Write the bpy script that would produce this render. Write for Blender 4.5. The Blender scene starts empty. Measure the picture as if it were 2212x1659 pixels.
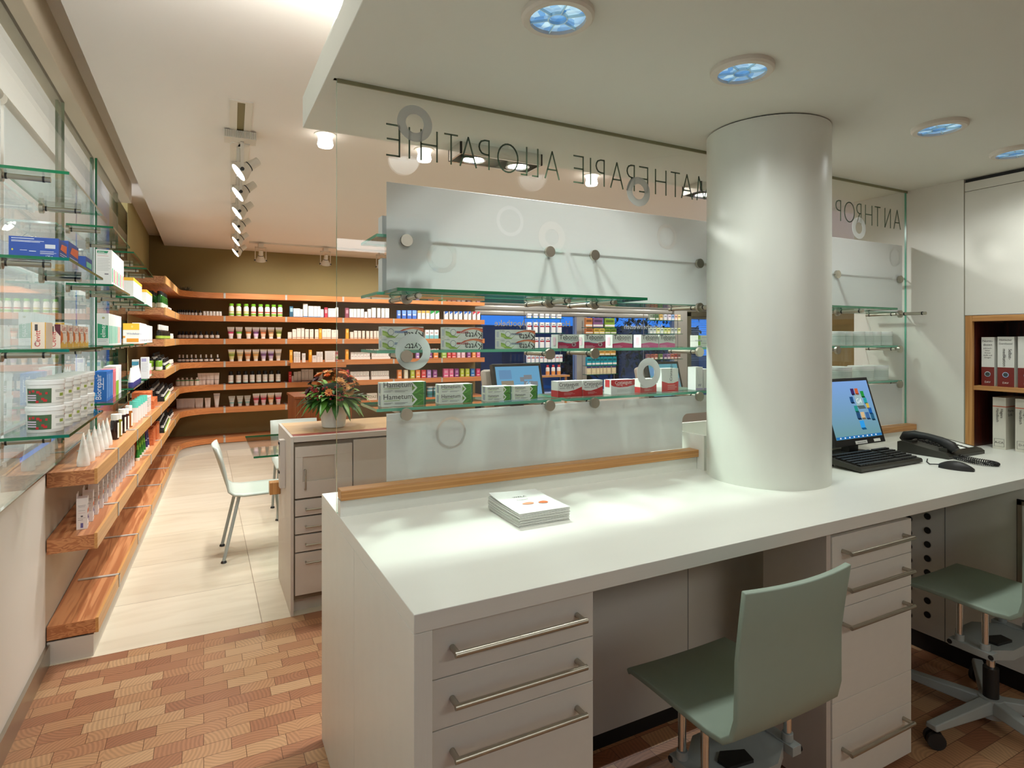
import bpy, bmesh, math, random
from mathutils import Vector, Matrix
random.seed(7)
PI = math.pi
scene = bpy.context.scene
COL = scene.collection

# ------------------------------------------------------------------ camera
F, CX, CY, H = 1280.0, 1106.0, 731.0, 1.45
TH = math.atan((1106 - 440) / F)
ST, CT = math.sin(TH), math.cos(TH)
cd = bpy.data.cameras.new('camera')
cd.sensor_fit = 'HORIZONTAL'; cd.sensor_width = 36.0
cd.lens = F / 2212 * 36.0
cd.shift_y = -(829.5 - CY) / 2212
cd.clip_start = 0.05; cd.clip_end = 200
cam = bpy.data.objects.new('camera', cd); COL.objects.link(cam)
cam.location = (0, 0, H); cam.rotation_euler = (PI / 2, 0, -TH)
scene.camera = cam

def ray(u, v):
    a = (u - CX) / F; b = (CY - v) / F
    return (a * CT + ST, -a * ST + CT, b)
def PZ(u, v, z):
    d = ray(u, v); t = (z - H) / d[2]; return d[0] * t, d[1] * t
def PY(u, v, y):
    d = ray(u, v); t = y / d[1]; return d[0] * t, H + d[2] * t
def PX(u, v, x):
    d = ray(u, v); t = x / d[0]; return d[1] * t, H + d[2] * t

# ------------------------------------------------------------------ world, exposure
w = bpy.data.worlds.new('dusk_sky'); scene.world = w; w.use_nodes = True
bg = w.node_tree.nodes['Background']
bg.inputs[0].default_value = (0.03, 0.20, 0.72, 1); bg.inputs[1].default_value = 1.3
scene.view_settings.view_transform = 'Standard'
scene.view_settings.look = 'None'
scene.view_settings.exposure = 0.22
scene.view_settings.gamma = 1.0
scene.view_settings.use_curve_mapping = False
try:
    cy = scene.cycles
    cy.use_denoising = True
    cy.max_bounces = 12; cy.diffuse_bounces = 5; cy.glossy_bounces = 5
    cy.transmission_bounces = 8; cy.transparent_max_bounces = 24
    cy.sample_clamp_indirect = 4.0
    cy.caustics_reflective = False; cy.caustics_refractive = False
    cy.blur_glossy = 0.5
except Exception:
    pass

# ------------------------------------------------------------------ lights (at the room's lamps, some assumed, plus added unseen fill)
WARM = (0.97, 1.0, 0.995); NEUT = (0.98, 1.0, 0.985); COOL = (0.92, 0.97, 1.0)
def spot(name, loc, target, power, color, size=70, blend=0.5, radius=0.04):
    l = bpy.data.lights.new(name, 'SPOT'); l.energy = power; l.color = color
    l.spot_size = math.radians(size); l.spot_blend = blend; l.shadow_soft_size = radius
    o = bpy.data.objects.new(name, l); COL.objects.link(o); o.location = loc
    o.rotation_euler = (Vector(target) - Vector(loc)).to_track_quat('-Z', 'Y').to_euler()
    return o
def area(name, loc, target, power, color, sx, sy=None, shape='RECTANGLE'):
    l = bpy.data.lights.new(name, 'AREA'); l.energy = power; l.color = color
    l.shape = shape; l.size = sx; l.size_y = sy or sx
    o = bpy.data.objects.new(name, l); COL.objects.link(o); o.location = loc
    o.rotation_euler = (Vector(target) - Vector(loc)).to_track_quat('-Z', 'Y').to_euler()
    return o
CARDAN = [(1.05, 2.385, 2.215), (1.27, 2.385, 2.215), (2.42, 2.385, 2.215), (2.64, 2.385, 2.215)]
for k, p in enumerate(CARDAN):
    spot('cardan_beam', (p[0], p[1], p[2] - .02), (p[0] + .05, 1.45, 0.6), (58, 56, 6, 20)[k], NEUT, (108, 104, 150, 150)[k], 0.6, 0.04)
DOWN = [(0.635, 3.6), (1.244, 3.6), (2.533, 3.6)]
for p in DOWN + [(1.9, 3.6), (3.2, 3.6)]:
    spot('downlight_beam', (p[0], p[1], 2.56), (p[0], p[1], 0), 24, WARM, 140, 0.8, 0.05)
for x in (1.0, 2.6, 4.2, 6.0, 7.6):
    for y in (5.4, 7.0):
        spot('shop_downlight_beam', (x, y, 2.62), (x, y, 0), 50, WARM, 150, 0.8, 0.06)
area('cove_tube_light', (0.60, 1.75, 2.45), (0.50, 1.75, 2.9), 28, (1, 1, .97), 0.08, 1.1)
CANOPY = [(0.805, 1.293), (1.472, 1.293), (2.554, 1.285), (3.19, 1.297)]
for x in (5.1, 6.9, 8.4):
    spot('window_downlight_beam', (x, 8.1, 2.62), (x, 8.9, 1.2), 60, WARM, 120, 0.8, 0.06)  # unseen spots added to brighten the window displays
for y in (-.1, .9):
    spot('front_track_beam', (.15, y, 2.58), (-.6, y + 2.6, 1.15), 55, WARM, 52, .6, .05)
for p in CANOPY:
    spot('desk_lamp_beam', (p[0], p[1], 2.262), (p[0], p[1] - .05, 0), 20, (.95, 1, .97), 160, 0.9, 0.07)
area('back_office_fill', (1.6, -1.2, 2.24), (1.6, -1.1, 0), 14, (.95, 1, .98), 1.6, 0.5)  # soft unseen fill added behind the camera for the foreground
area('blind_backlight', (-1.30, 3.6, 1.7), (0, 3.6, 1.7), 85, (.98, 1.0, 1.0), 6.0, 2.0)  # added area light that brightens the blinds from behind

# ------------------------------------------------------------------ materials
MATS = {}
def srgb(r, g, b):
    f = lambda c: (c / 255 / 12.92) if c / 255 <= .04045 else ((c / 255 + .055) / 1.055) ** 2.4
    return (f(r), f(g), f(b))
def newmat(name):
    m = bpy.data.materials.new(name); m.use_nodes = True
    return m, m.node_tree, m.node_tree.nodes['Principled BSDF']
def flat(c, rough=.45, metal=0.0, name=None, coat=0.0, spec=.5):
    """plain paint, paper or plastic with a faint mottling"""
    key = ('f', tuple(round(x, 4) for x in c), rough, metal, coat, spec)
    if key in MATS: return MATS[key]
    m, nt, b = newmat(name or 'paint')
    b.inputs['Roughness'].default_value = rough; b.inputs['Metallic'].default_value = metal
    b.inputs['Coat Weight'].default_value = coat
    b.inputs['Specular IOR Level'].default_value = spec
    n = nt.nodes.new('ShaderNodeTexNoise'); n.inputs['Scale'].default_value = 9
    mx = nt.nodes.new('ShaderNodeMix'); mx.data_type = 'RGBA'
    mx.inputs[6].default_value = (*[x * .97 for x in c], 1); mx.inputs[7].default_value = (*[min(1, x * 1.03) for x in c], 1)
    nt.links.new(n.outputs[0], mx.inputs[0]); nt.links.new(mx.outputs[2], b.inputs['Base Color'])
    MATS[key] = m
    return m
def S(r, g, b, rough=.45, metal=0.0, **k): return flat(srgb(r, g, b), rough, metal, **k)

def wood(name, c1, c2, axis, scale=14, rough=.38, stretch=.06):
    key = ('w', name, axis)
    if key in MATS: return MATS[key]
    m, nt, b = newmat(name)
    tc = nt.nodes.new('ShaderNodeTexCoord'); mp = nt.nodes.new('ShaderNodeMapping')
    sc = [scale * .7] * 3; sc[axis] = scale * stretch * .6; sc[2 if axis != 2 else 0] = scale * 1.9
    mp.inputs['Scale'].default_value = sc
    nt.links.new(tc.outputs['Object'], mp.inputs[0])
    n = nt.nodes.new('ShaderNodeTexNoise'); n.inputs['Scale'].default_value = 1.2; n.inputs['Detail'].default_value = 3
    n.inputs['Distortion'].default_value = .6
    nt.links.new(mp.outputs[0], n.inputs['Vector'])
    mul = nt.nodes.new('ShaderNodeMath'); mul.operation = 'MULTIPLY'; mul.inputs[1].default_value = 46
    nt.links.new(n.outputs[0], mul.inputs[0])
    si = nt.nodes.new('ShaderNodeMath'); si.operation = 'SINE'; nt.links.new(mul.outputs[0], si.inputs[0])
    mr = nt.nodes.new('ShaderNodeMapRange'); mr.inputs[1].default_value = -1; mr.inputs[2].default_value = 1
    nt.links.new(si.outputs[0], mr.inputs[0])
    r = nt.nodes.new('ShaderNodeValToRGB')
    r.color_ramp.elements[0].position = .15; r.color_ramp.elements[0].color = (*c1, 1)
    r.color_ramp.elements[1].position = .85; r.color_ramp.elements[1].color = (*c2, 1)
    nt.links.new(mr.outputs[0], r.inputs[0]); nt.links.new(r.outputs[0], b.inputs['Base Color'])
    b.inputs['Roughness'].default_value = rough
    MATS[key] = m
    return m
FIR1, FIR2 = srgb(168, 104, 64), srgb(198, 136, 90)
FIRX = wood('fir_wood', FIR1, FIR2, 0); FIRY = wood('fir_wood', FIR1, FIR2, 1)
EDGEY = wood('oak_edge', srgb(196, 140, 80), srgb(206, 152, 92), 1, 10)
EDGEX = wood('fir_edge', srgb(186, 112, 62), srgb(200, 128, 74), 0, 10)
OAKX = wood('oak', srgb(178, 124, 68), srgb(198, 146, 88), 0, 16)
OAKZ = wood('oak', srgb(178, 124, 68), srgb(198, 146, 88), 2, 16)
OAKY = wood('oak', srgb(178, 124, 68), srgb(198, 146, 88), 1, 16)
COUNTEROAK = wood('light_oak', srgb(196, 158, 112), srgb(212, 176, 130), 0, 16)
DARKW = wood('dark_red_wood', srgb(52, 16, 10), srgb(78, 26, 14), 2, 16)
BROWNP = wood('brown_panel_wood', srgb(124, 62, 24), srgb(150, 80, 34), 2, 12)

def parquet():
    m, nt, b = newmat('end_grain_parquet')
    N = nt.nodes.new; L = nt.links.new
    tc = N('ShaderNodeTexCoord')
    br = N('ShaderNodeTexBrick'); br.inputs['Scale'].default_value = 1
    br.inputs['Brick Width'].default_value = .155; br.inputs['Row Height'].default_value = .068
    br.inputs['Mortar Size'].default_value = .0011; br.inputs['Mortar Smooth'].default_value = .2
    br.inputs['Color1'].default_value = (0, 0, 0, 1); br.inputs['Color2'].default_value = (1, 1, 1, 1)
    br.inputs['Mortar'].default_value = (.5, .5, .5, 1); br.offset = .43; br.squash = .86; br.squash_frequency = 3
    L(tc.outputs['Object'], br.inputs['Vector'])
    # growth rings: every block has its own centre
    sc = N('ShaderNodeVectorMath'); sc.operation = 'SCALE'; sc.inputs[0].default_value = (37.1, 61.7, 23.3)
    L(br.outputs['Color'], sc.inputs['Scale'])
    sn = N('ShaderNodeVectorMath'); sn.operation = 'SINE'; L(sc.outputs[0], sn.inputs[0])
    s2 = N('ShaderNodeVectorMath'); s2.operation = 'SCALE'; s2.inputs['Scale'].default_value = .17; L(sn.outputs[0], s2.inputs[0])
    fr = N('ShaderNodeVectorMath'); fr.operation = 'MODULO'; fr.inputs[1].default_value = (.31, .204, 1); L(tc.outputs['Object'], fr.inputs[0])
    ad = N('ShaderNodeVectorMath'); ad.operation = 'ADD'; L(fr.outputs[0], ad.inputs[0]); L(s2.outputs[0], ad.inputs[1])
    wv = N('ShaderNodeTexWave'); wv.wave_type = 'RINGS'; wv.rings_direction = 'Z'
    wv.inputs['Scale'].default_value = 22; wv.inputs['Distortion'].default_value = 1.5; wv.inputs['Detail'].default_value = 1
    wv.inputs['Detail Scale'].default_value = 1.2
    L(ad.outputs[0], wv.inputs['Vector'])
    r = N('ShaderNodeValToRGB'); e = r.color_ramp.elements
    e[0].position = 0; e[0].color = (*srgb(156, 104, 74), 1); e[1].position = 1; e[1].color = (*srgb(196, 156, 116), 1)
    x = e.new(.35); x.color = (*srgb(172, 120, 86), 1); x = e.new(.7); x.color = (*srgb(186, 140, 100), 1)
    L(br.outputs['Color'], r.inputs[0])
    mx = N('ShaderNodeMix'); mx.data_type = 'RGBA'; mx.blend_type = 'MULTIPLY'; mx.inputs[0].default_value = .22
    L(r.outputs[0], mx.inputs[6]); L(wv.outputs['Color'], mx.inputs[7])
    mm = N('ShaderNodeMix'); mm.data_type = 'RGBA'; mm.inputs[7].default_value = (*srgb(92, 56, 32), 1)
    L(br.outputs['Fac'], mm.inputs[0]); L(mx.outputs[2], mm.inputs[6])
    L(mm.outputs[2], b.inputs['Base Color']); b.inputs['Roughness'].default_value = .42
    return m
def stone():
    m, nt, b = newmat('limestone_tiles'); N = nt.nodes.new; L = nt.links.new
    tc = N('ShaderNodeTexCoord')
    mp = N('ShaderNodeMapping'); mp.inputs['Location'].default_value = (-.264, -.23, 0); L(tc.outputs['Object'], mp.inputs[0])
    br = N('ShaderNodeTexBrick'); br.inputs['Scale'].default_value = 1; br.offset = 0.0
    br.inputs['Brick Width'].default_value = .9; br.inputs['Row Height'].default_value = .6
    br.inputs['Mortar Size'].default_value = .002; br.inputs['Color1'].default_value = (*srgb(206, 192, 168), 1)
    br.inputs['Color2'].default_value = (*srgb(222, 210, 188), 1); br.inputs['Mortar'].default_value = (*srgb(150, 132, 108), 1)
    L(mp.outputs[0], br.inputs['Vector'])
    n = N('ShaderNodeTexNoise'); n.inputs['Scale'].default_value = 3; n.inputs['Detail'].default_value = 6; n.inputs['Distortion'].default_value = 1
    m2 = N('ShaderNodeMapping'); m2.inputs['Scale'].default_value = (.6, 3, 1); L(tc.outputs['Object'], m2.inputs[0]); L(m2.outputs[0], n.inputs['Vector'])
    r = N('ShaderNodeValToRGB'); r.color_ramp.elements[0].color = (.80, .76, .70, 1); r.color_ramp.elements[1].color = (1, 1, 1, 1)
    r.color_ramp.elements[0].position = .3; r.color_ramp.elements[1].position = .6
    L(n.outputs[0], r.inputs[0])
    mx = N('ShaderNodeMix'); mx.data_type = 'RGBA'; mx.blend_type = 'MULTIPLY'; mx.inputs[0].default_value = .6
    L(br.outputs['Color'], mx.inputs[6]); L(r.outputs[0], mx.inputs[7]); L(mx.outputs[2], b.inputs['Base Color'])
    b.inputs['Roughness'].default_value = .32
    return m
def plaster(name, c, var=.14, scale=2.5, rough=.8):
    m, nt, b = newmat(name); N = nt.nodes.new; L = nt.links.new
    n = N('ShaderNodeTexNoise'); n.inputs['Scale'].default_value = scale; n.inputs['Detail'].default_value = 8; n.inputs['Roughness'].default_value = .62
    tc = N('ShaderNodeTexCoord'); L(tc.outputs['Object'], n.inputs['Vector'])
    mx = N('ShaderNodeMix'); mx.data_type = 'RGBA'
    mx.inputs[6].default_value = (*[x * (1 - var) for x in c], 1); mx.inputs[7].default_value = (*[min(1, x * (1 + var)) for x in c], 1)
    L(n.outputs[0], mx.inputs[0]); L(mx.outputs[2], b.inputs['Base Color']); b.inputs['Roughness'].default_value = rough
    return m
def clearglass(name, tint, base=.04):
    m = bpy.data.materials.new(name); m.use_nodes = True; nt = m.node_tree; nt.nodes.clear(); N = nt.nodes.new; L = nt.links.new
    out = N('ShaderNodeOutputMaterial'); tr = N('ShaderNodeBsdfTransparent'); gl = N('ShaderNodeBsdfGlossy'); mx = N('ShaderNodeMixShader')
    tr.inputs[0].default_value = (*tint, 1); gl.inputs['Roughness'].default_value = 0.01
    lw = N('ShaderNodeLayerWeight'); lw.inputs[0].default_value = .5
    pw = N('ShaderNodeMath'); pw.operation = 'POWER'; pw.inputs[1].default_value = 5
    ma = N('ShaderNodeMath'); ma.operation = 'MULTIPLY_ADD'; ma.inputs[1].default_value = .85; ma.inputs[2].default_value = base
    L(lw.outputs['Facing'], pw.inputs[0]); L(pw.outputs[0], ma.inputs[0]); L(ma.outputs[0], mx.inputs[0])
    L(tr.outputs[0], mx.inputs[1]); L(gl.outputs[0], mx.inputs[2]); L(mx.outputs[0], out.inputs[0])
    return m
def frosted(name, c, clear):
    m = bpy.data.materials.new(name); m.use_nodes = True; nt = m.node_tree; nt.nodes.clear(); N = nt.nodes.new; L = nt.links.new
    out = N('ShaderNodeOutputMaterial'); t = N('ShaderNodeBsdfTranslucent'); d = N('ShaderNodeBsdfDiffuse'); r = N('ShaderNodeBsdfRefraction')
    n = N('ShaderNodeTexNoise'); n.inputs['Scale'].default_value = 40
    mc = N('ShaderNodeMix'); mc.data_type = 'RGBA'; mc.inputs[6].default_value = (*[x * .97 for x in c], 1); mc.inputs[7].default_value = (*c, 1); L(n.outputs[0], mc.inputs[0])
    L(mc.outputs[2], t.inputs[0]); L(mc.outputs[2], d.inputs[0])
    r.inputs['Color'].default_value = (.96, .97, .96, 1); r.inputs['Roughness'].default_value = .42; r.inputs['IOR'].default_value = 1.08
    a = N('ShaderNodeMixShader'); a.inputs[0].default_value = .42; L(t.outputs[0], a.inputs[1]); L(d.outputs[0], a.inputs[2])
    b = N('ShaderNodeMixShader'); b.inputs[0].default_value = clear; L(a.outputs[0], b.inputs[1]); L(r.outputs[0], b.inputs[2]); L(b.outputs[0], out.inputs[0])
    return m
def emit(name, c, s, tex=False):
    m = bpy.data.materials.new(name); m.use_nodes = True; nt = m.node_tree; nt.nodes.clear(); N = nt.nodes.new
    out = N('ShaderNodeOutputMaterial'); e = N('ShaderNodeEmission'); e.inputs[0].default_value = (*c, 1); e.inputs[1].default_value = s
    nt.links.new(e.outputs[0], out.inputs[0]); return m
def brushed(name, c, rough=.3):
    m, nt, b = newmat(name); N = nt.nodes.new
    b.inputs['Base Color'].default_value = (*c, 1); b.inputs['Metallic'].default_value = 1
    n = N('ShaderNodeTexNoise'); n.inputs['Scale'].default_value = 120
    mr = N('ShaderNodeMapRange'); mr.inputs[3].default_value = rough - .06; mr.inputs[4].default_value = rough + .08
    nt.links.new(n.outputs[0], mr.inputs[0]); nt.links.new(mr.outputs[0], b.inputs['Roughness']); return m

PARQ = parquet(); STONE = stone()
WHITEWALL = plaster('white_plaster', srgb(226, 218, 206), .02)
CEILM = plaster('ceiling_paint', srgb(228, 221, 213), .015)
CANOPYM = plaster('canopy_paint', srgb(222, 222, 212), .012)
OLIVE = plaster('olive_lime_plaster', srgb(140, 122, 76), .12, 1.6)
OLIVEL = plaster('pale_olive_plaster', srgb(168, 156, 108), .06, 1.6)
GREIGE = plaster('grey_beige_paint', srgb(196, 182, 160), .05, 3)
LAM = flat(srgb(232, 232, 222), .38, name='white_laminate')
LAMD = flat(srgb(222, 219, 208), .45, name='white_lacquer')
COLM = flat(srgb(224, 226, 216), .3, name='column_lacquer')
GREYL = flat(srgb(204, 194, 182), .45, name='grey_beige_lacquer')
BLACK = flat((.006, .006, .006), .6, name='black_gap')
DKPL = flat((.012, .011, .010), .5, name='dark_plastic')
ANTH = flat(srgb(52, 50, 42), .42, name='anthracite_plastic')
GLASS = clearglass('clear_glass', (.985, .992, .988))
GLASSL = clearglass('window_glass', (.93, .96, .95), .13)
SHELFG = clearglass('shelf_glass', (.94, .985, .965), .05)
GEDGE = flat(srgb(22, 104, 66), .12, name='green_glass_edge', coat=.6)
GEDGEL = flat(srgb(92, 176, 146), .15, name='pale_green_glass_edge', coat=.6)
FROST = frosted('sandblasted_film', (.88, .90, .88), .30)
FROSTR = frosted('dense_white_film', (.80, .82, .80), .10)
FROSTC = frosted('thin_film', (.92, .94, .92), .62)
STEEL = brushed('brushed_steel', srgb(186, 180, 166), .32)
CHROME = brushed('polished_chrome', srgb(228, 226, 222), .15)
ALU = flat(srgb(188, 182, 172), .5, .3, name='aluminium_strip')
SEATM = flat(srgb(150, 166, 150), .48, name='grey_green_lacquer')
SAGE = flat(srgb(186, 190, 178), .45, name='pale_sage_lacquer')
GREYM = flat(srgb(158, 164, 160), .45, name='grey_metal_paint')
LAMPW = flat(srgb(216, 208, 194), .5, name='lamp_white')
GLOW = emit('lit_lamp', (1.0, .97, .9), 14)
GLOWD = emit('frosted_lit_glass', (1.0, .95, .86), 5)
PAPER = S(238, 238, 230, .6); INK = S(42, 42, 40, .6); GREYINK = S(140, 140, 134, .6)
VINYL = frosted('grey_green_vinyl', srgb(132, 148, 130), 0.0)

# ------------------------------------------------------------------ mesh builder
TXT = {}
def text_geo(s):
    if s in TXT: return TXT[s]
    cu = bpy.data.curves.new('lettering', 'FONT'); cu.body = s; cu.size = 1.0; cu.resolution_u = 2
    o = bpy.data.objects.new('lettering', cu); COL.objects.link(o)
    bpy.context.view_layer.update()
    dg = bpy.context.evaluated_depsgraph_get()
    ev = o.evaluated_get(dg); me = ev.to_mesh()
    vs = [(v.co.x, v.co.y) for v in me.vertices]; fs = [tuple(p.vertices) for p in me.polygons]
    ev.to_mesh_clear(); bpy.data.objects.remove(o); bpy.data.curves.remove(cu)
    if vs:
        x0 = min(a for a, _ in vs); x1 = max(a for a, _ in vs)
    else: x0 = x1 = 0
    TXT[s] = (vs, fs, x0, x1)
    return TXT[s]

class MB:
    def __init__(self): self.v = []; self.f = []; self.m = []; self.mats = []
    def mi(self, m):
        if m not in self.mats: self.mats.append(m)
        return self.mats.index(m)
    def add(self, vs, fs, m):
        o = len(self.v); self.v += [tuple(p) for p in vs]; k = self.mi(m)
        for f in fs: self.f.append(tuple(i + o for i in f)); self.m.append(k)
        return self
    def box(self, x0, x1, y0, y1, z0, z1, m):
        vs = [(x, y, z) for z in (z0, z1) for y in (y0, y1) for x in (x0, x1)]
        return self.add(vs, [(0, 2, 3, 1), (4, 5, 7, 6), (0, 1, 5, 4), (2, 6, 7, 3), (0, 4, 6, 2), (1, 3, 7, 5)], m)
    def box6(self, x0, x1, y0, y1, z0, z1, ms):   # materials: bottom top front back left right
        vs = [(x, y, z) for z in (z0, z1) for y in (y0, y1) for x in (x0, x1)]
        fs = [(0, 2, 3, 1), (4, 5, 7, 6), (0, 1, 5, 4), (2, 6, 7, 3), (0, 4, 6, 2), (1, 3, 7, 5)]
        o = len(self.v); self.v += vs
        for f, m in zip(fs, ms): self.f.append(tuple(i + o for i in f)); self.m.append(self.mi(m))
        return self
    def quad(self, a, b, c, d, m): return self.add([a, b, c, d], [(0, 1, 2, 3)], m)
    def poly(self, pts, m): return self.add(pts, [tuple(range(len(pts)))], m)
    def prism(self, pts, z0, z1, m, side=None):   # pts: (x,y) counter-clockwise
        n = len(pts)
        vs = [(x, y, z0) for x, y in pts] + [(x, y, z1) for x, y in pts]
        self.add(vs, [tuple(range(n - 1, -1, -1)), tuple(range(n, 2 * n))], m)
        self.add(vs, [(i, (i + 1) % n, n + (i + 1) % n, n + i) for i in range(n)], side or m)
        return self
    def prism_x(self, pts, x0, x1, m, side=None):  # pts: (y,z)
        n = len(pts)
        vs = [(x0, y, z) for y, z in pts] + [(x1, y, z) for y, z in pts]
        self.add(vs, [tuple(range(n - 1, -1, -1)), tuple(range(n, 2 * n))], m)
        self.add(vs, [(i, (i + 1) % n, n + (i + 1) % n, n + i) for i in range(n)], side or m)
        return self
    def prism_y(self, pts, y0, y1, m, side=None):  # pts: (x,z)
        n = len(pts)
        vs = [(x, y0, z) for x, z in pts] + [(x, y1, z) for x, z in pts]
        self.add(vs, [tuple(range(n)), tuple(range(2 * n - 1, n - 1, -1))], m)
        self.add(vs, [(i, n + i, n + (i + 1) % n, (i + 1) % n) for i in range(n)], side or m)
        return self
    def tube(self, pts, r, m, seg=10, caps=True):
        pts = [Vector(p) for p in pts]; n = len(pts); rs = r if isinstance(r, (list, tuple)) else [r] * n
        rings = []; up = None
        for i, p in enumerate(pts):
            t = (pts[min(i + 1, n - 1)] - pts[max(i - 1, 0)]).normalized()
            if up is None: up = Vector((0, 0, 1)) if abs(t.z) < .9 else Vector((1, 0, 0))
            a = t.cross(up).normalized(); up = a.cross(t).normalized()
            rings.append([p + (a * math.cos(2 * PI * k / seg) + up * math.sin(2 * PI * k / seg)) * rs[i] for k in range(seg)])
        vs = [q for rg in rings for q in rg]; fs = []
        for i in range(n - 1):
            for k in range(seg):
                k2 = (k + 1) % seg
                fs.append((i * seg + k, i * seg + k2, (i + 1) * seg + k2, (i + 1) * seg + k))
        if caps: fs += [tuple(range(seg - 1, -1, -1)), tuple((n - 1) * seg + k for k in range(seg))]
        return self.add(vs, fs, m)
    def cyl(self, p0, p1, r, m, seg=14, r2=None): return self.tube([p0, p1], [r, r if r2 is None else r2], m, seg)
    def lathe(self, prof, m, seg=16, cx=0, cy=0, sx=1, sy=1, caps=True):  # prof: (r,z) bottom to top
        vs = []; fs = []; n = len(prof)
        for r, z in prof:
            for k in range(seg):
                a = 2 * PI * k / seg; vs.append((cx + r * math.cos(a) * sx, cy + r * math.sin(a) * sy, z))
        for i in range(n - 1):
            for k in range(seg):
                k2 = (k + 1) % seg; fs.append((i * seg + k, i * seg + k2, (i + 1) * seg + k2, (i + 1) * seg + k))
        if prof[0] == prof[-1]: caps = False
        if caps and prof[0][0] > 1e-6: fs.append(tuple(range(seg - 1, -1, -1)))
        if caps and prof[-1][0] > 1e-6: fs.append(tuple((n - 1) * seg + k for k in range(seg)))
        return self.add(vs, fs, m)
    def ring_y(self, x, z, y0, y1, ro, ri, m, seg=48):   # flat ring standing in the x-z plane
        vs = []; fs = []
        for k in range(seg):
            a = 2 * PI * k / seg; c, s = math.cos(a), math.sin(a)
            vs += [(x + ro * c, y0, z + ro * s), (x + ri * c, y0, z + ri * s), (x + ro * c, y1, z + ro * s), (x + ri * c, y1, z + ri * s)]
        for k in range(seg):
            a = 4 * k; b = 4 * ((k + 1) % seg)
            fs += [(a, a + 1, b + 1, b), (a + 2, b + 2, b + 3, a + 3), (a, b, b + 2, a + 2), (a + 1, a + 3, b + 3, b + 1)]
        return self.add(vs, fs, m)
    def text(self, s, size, org, right, up, m, align='L', off=.0006):
        vs, fs, x0, x1 = text_geo(s)
        if not vs: return self
        R = Vector(right).normalized(); U = Vector(up).normalized(); Nn = R.cross(U)
        sh = -x0 if align == 'L' else -(x0 + x1) / 2 if align == 'C' else -x1
        o = Vector(org) + Nn * off
        return self.add([o + R * ((x + sh) * size) + U * (y * size) for x, y in vs], fs, m)
    def build(self, name, parent=None, loc=(0, 0, 0), rz=0.0, bevel=0, smooth=True, kind=None):
        me = bpy.data.meshes.new(name); me.from_pydata(self.v, [], self.f)
        for m in self.mats: me.materials.append(m)
        me.polygons.foreach_set('material_index', self.m)
        if smooth:
            me.polygons.foreach_set('use_smooth', [True] * len(me.polygons))
            me.set_sharp_from_angle(angle=math.radians(38))
        me.update()
        o = bpy.data.objects.new(name, me); COL.objects.link(o)
        if parent: o.parent = parent
        o.location = loc; o.rotation_euler = (0, 0, rz)
        if bevel:
            b = o.modifiers.new('edge', 'BEVEL'); b.width = bevel; b.segments = 2; b.limit_method = 'ANGLE'; b.angle_limit = math.radians(50)
            b.harden_normals = False
        if kind: o['kind'] = kind
        return o
def tag(o, label, cat, group=None):
    o['label'] = label; o['category'] = cat
    if group: o['group'] = group
    return o
def thing(name, label, cat, loc=(0, 0, 0), rz=0.0, group=None):
    o = bpy.data.objects.new(name, None); COL.objects.link(o); o.location = loc; o.rotation_euler = (0, 0, rz)
    o.empty_display_size = .05
    return tag(o, label, cat, group)
KIDS = {}
def dup(root, label, cat, loc, rz=0.0, group=None):
    """a copy of a thing with copies of its parts and sub-parts"""
    kids = KIDS.get(root.name)
    if kids is None:
        kids = KIDS[root.name] = [(c, [g for g in c.children]) for c in root.children]
    r = root.copy(); COL.objects.link(r); r.location = loc; r.rotation_euler = (0, 0, rz)
    for c, gs in kids:
        d = c.copy(); COL.objects.link(d); d.parent = r
        for g in gs:
            e = g.copy(); COL.objects.link(e); e.parent = d
    for k in ('label', 'category', 'group'):
        if k in r: del r[k]
    return tag(r, label, cat, group)
PROTO = {}
def spawn(key, maker, label, cat, loc, rz=0.0, group=None):
    if key in PROTO: return dup(PROTO[key], label, cat, loc, rz, group)
    o = maker(); o.location = loc; o.rotation_euler = (0, 0, rz)
    tag(o, label, cat, group); PROTO[key] = o
    return o
def empty(name):
    o = bpy.data.objects.new(name, None); COL.objects.link(o); o.empty_display_size = .03; return o
ORD = ('first second third fourth fifth sixth seventh eighth ninth tenth eleventh twelfth thirteenth fourteenth fifteenth '
       'sixteenth seventeenth eighteenth nineteenth twentieth').split()

# ================================================================== SETTING
DESK = .888
WX = -.62                      # face of the wall on the window side
MB().box(-1.4, 5, -2.2, 3.27, -.06, 0, PARQ).build('floor', kind='structure')
MB().box(-1.4, 11, 3.27, 9.4, -.06, 0, STONE).build('floor_stone', kind='structure')
MB().box(-.45, 11, -2.2, 9.05, 2.65, 2.78, CEILM).build('ceiling', kind='structure')
MB().box(-1.4, -.45, -2.2, 9.05, 2.77, 2.9, CEILM).build('ceiling_strip', kind='structure')
MB().box(.347, 4.2, -2.2, 2.46, 2.282, 2.405, CANOPYM).build('ceiling_canopy', bevel=.002, kind='structure')
# low wall below the glass
MB().box(-.76, WX, -2.2, 3.27, 0, .852, WHITEWALL).box(-.76, WX - .002, 3.27, 6.46, 0, .852, GREIGE).build('wall_left', kind='structure')
MB().box(WX, WX + .014, -2.2, 3.285, 0, .09, STEEL).build('baseboard_left', kind='structure')
MB().box(-.76, WX + .004, -2.2, 6.46, .852, .868, STEEL).build('trim_sill', kind='structure')
MB().box(-.76, WX, 6.46, 8.95, 0, 2.78, OLIVEL).build('wall_left_far', kind='structure')
MB().box(-.76, 3.93, 8.86, 9.0, 0, 2.78, OLIVE).build('wall_back', kind='structure')
MB().box(-.66, -.545, -2.2, 5.98, 2.60, 2.77, GREIGE).build('trim_header', bevel=.003, kind='structure')
# room behind the glass: pale back wall
MB().box(-1.46, -1.40, -2.2, 6.46, 0, 2.78, WHITEWALL).build('wall_behind_glass', kind='structure')
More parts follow.
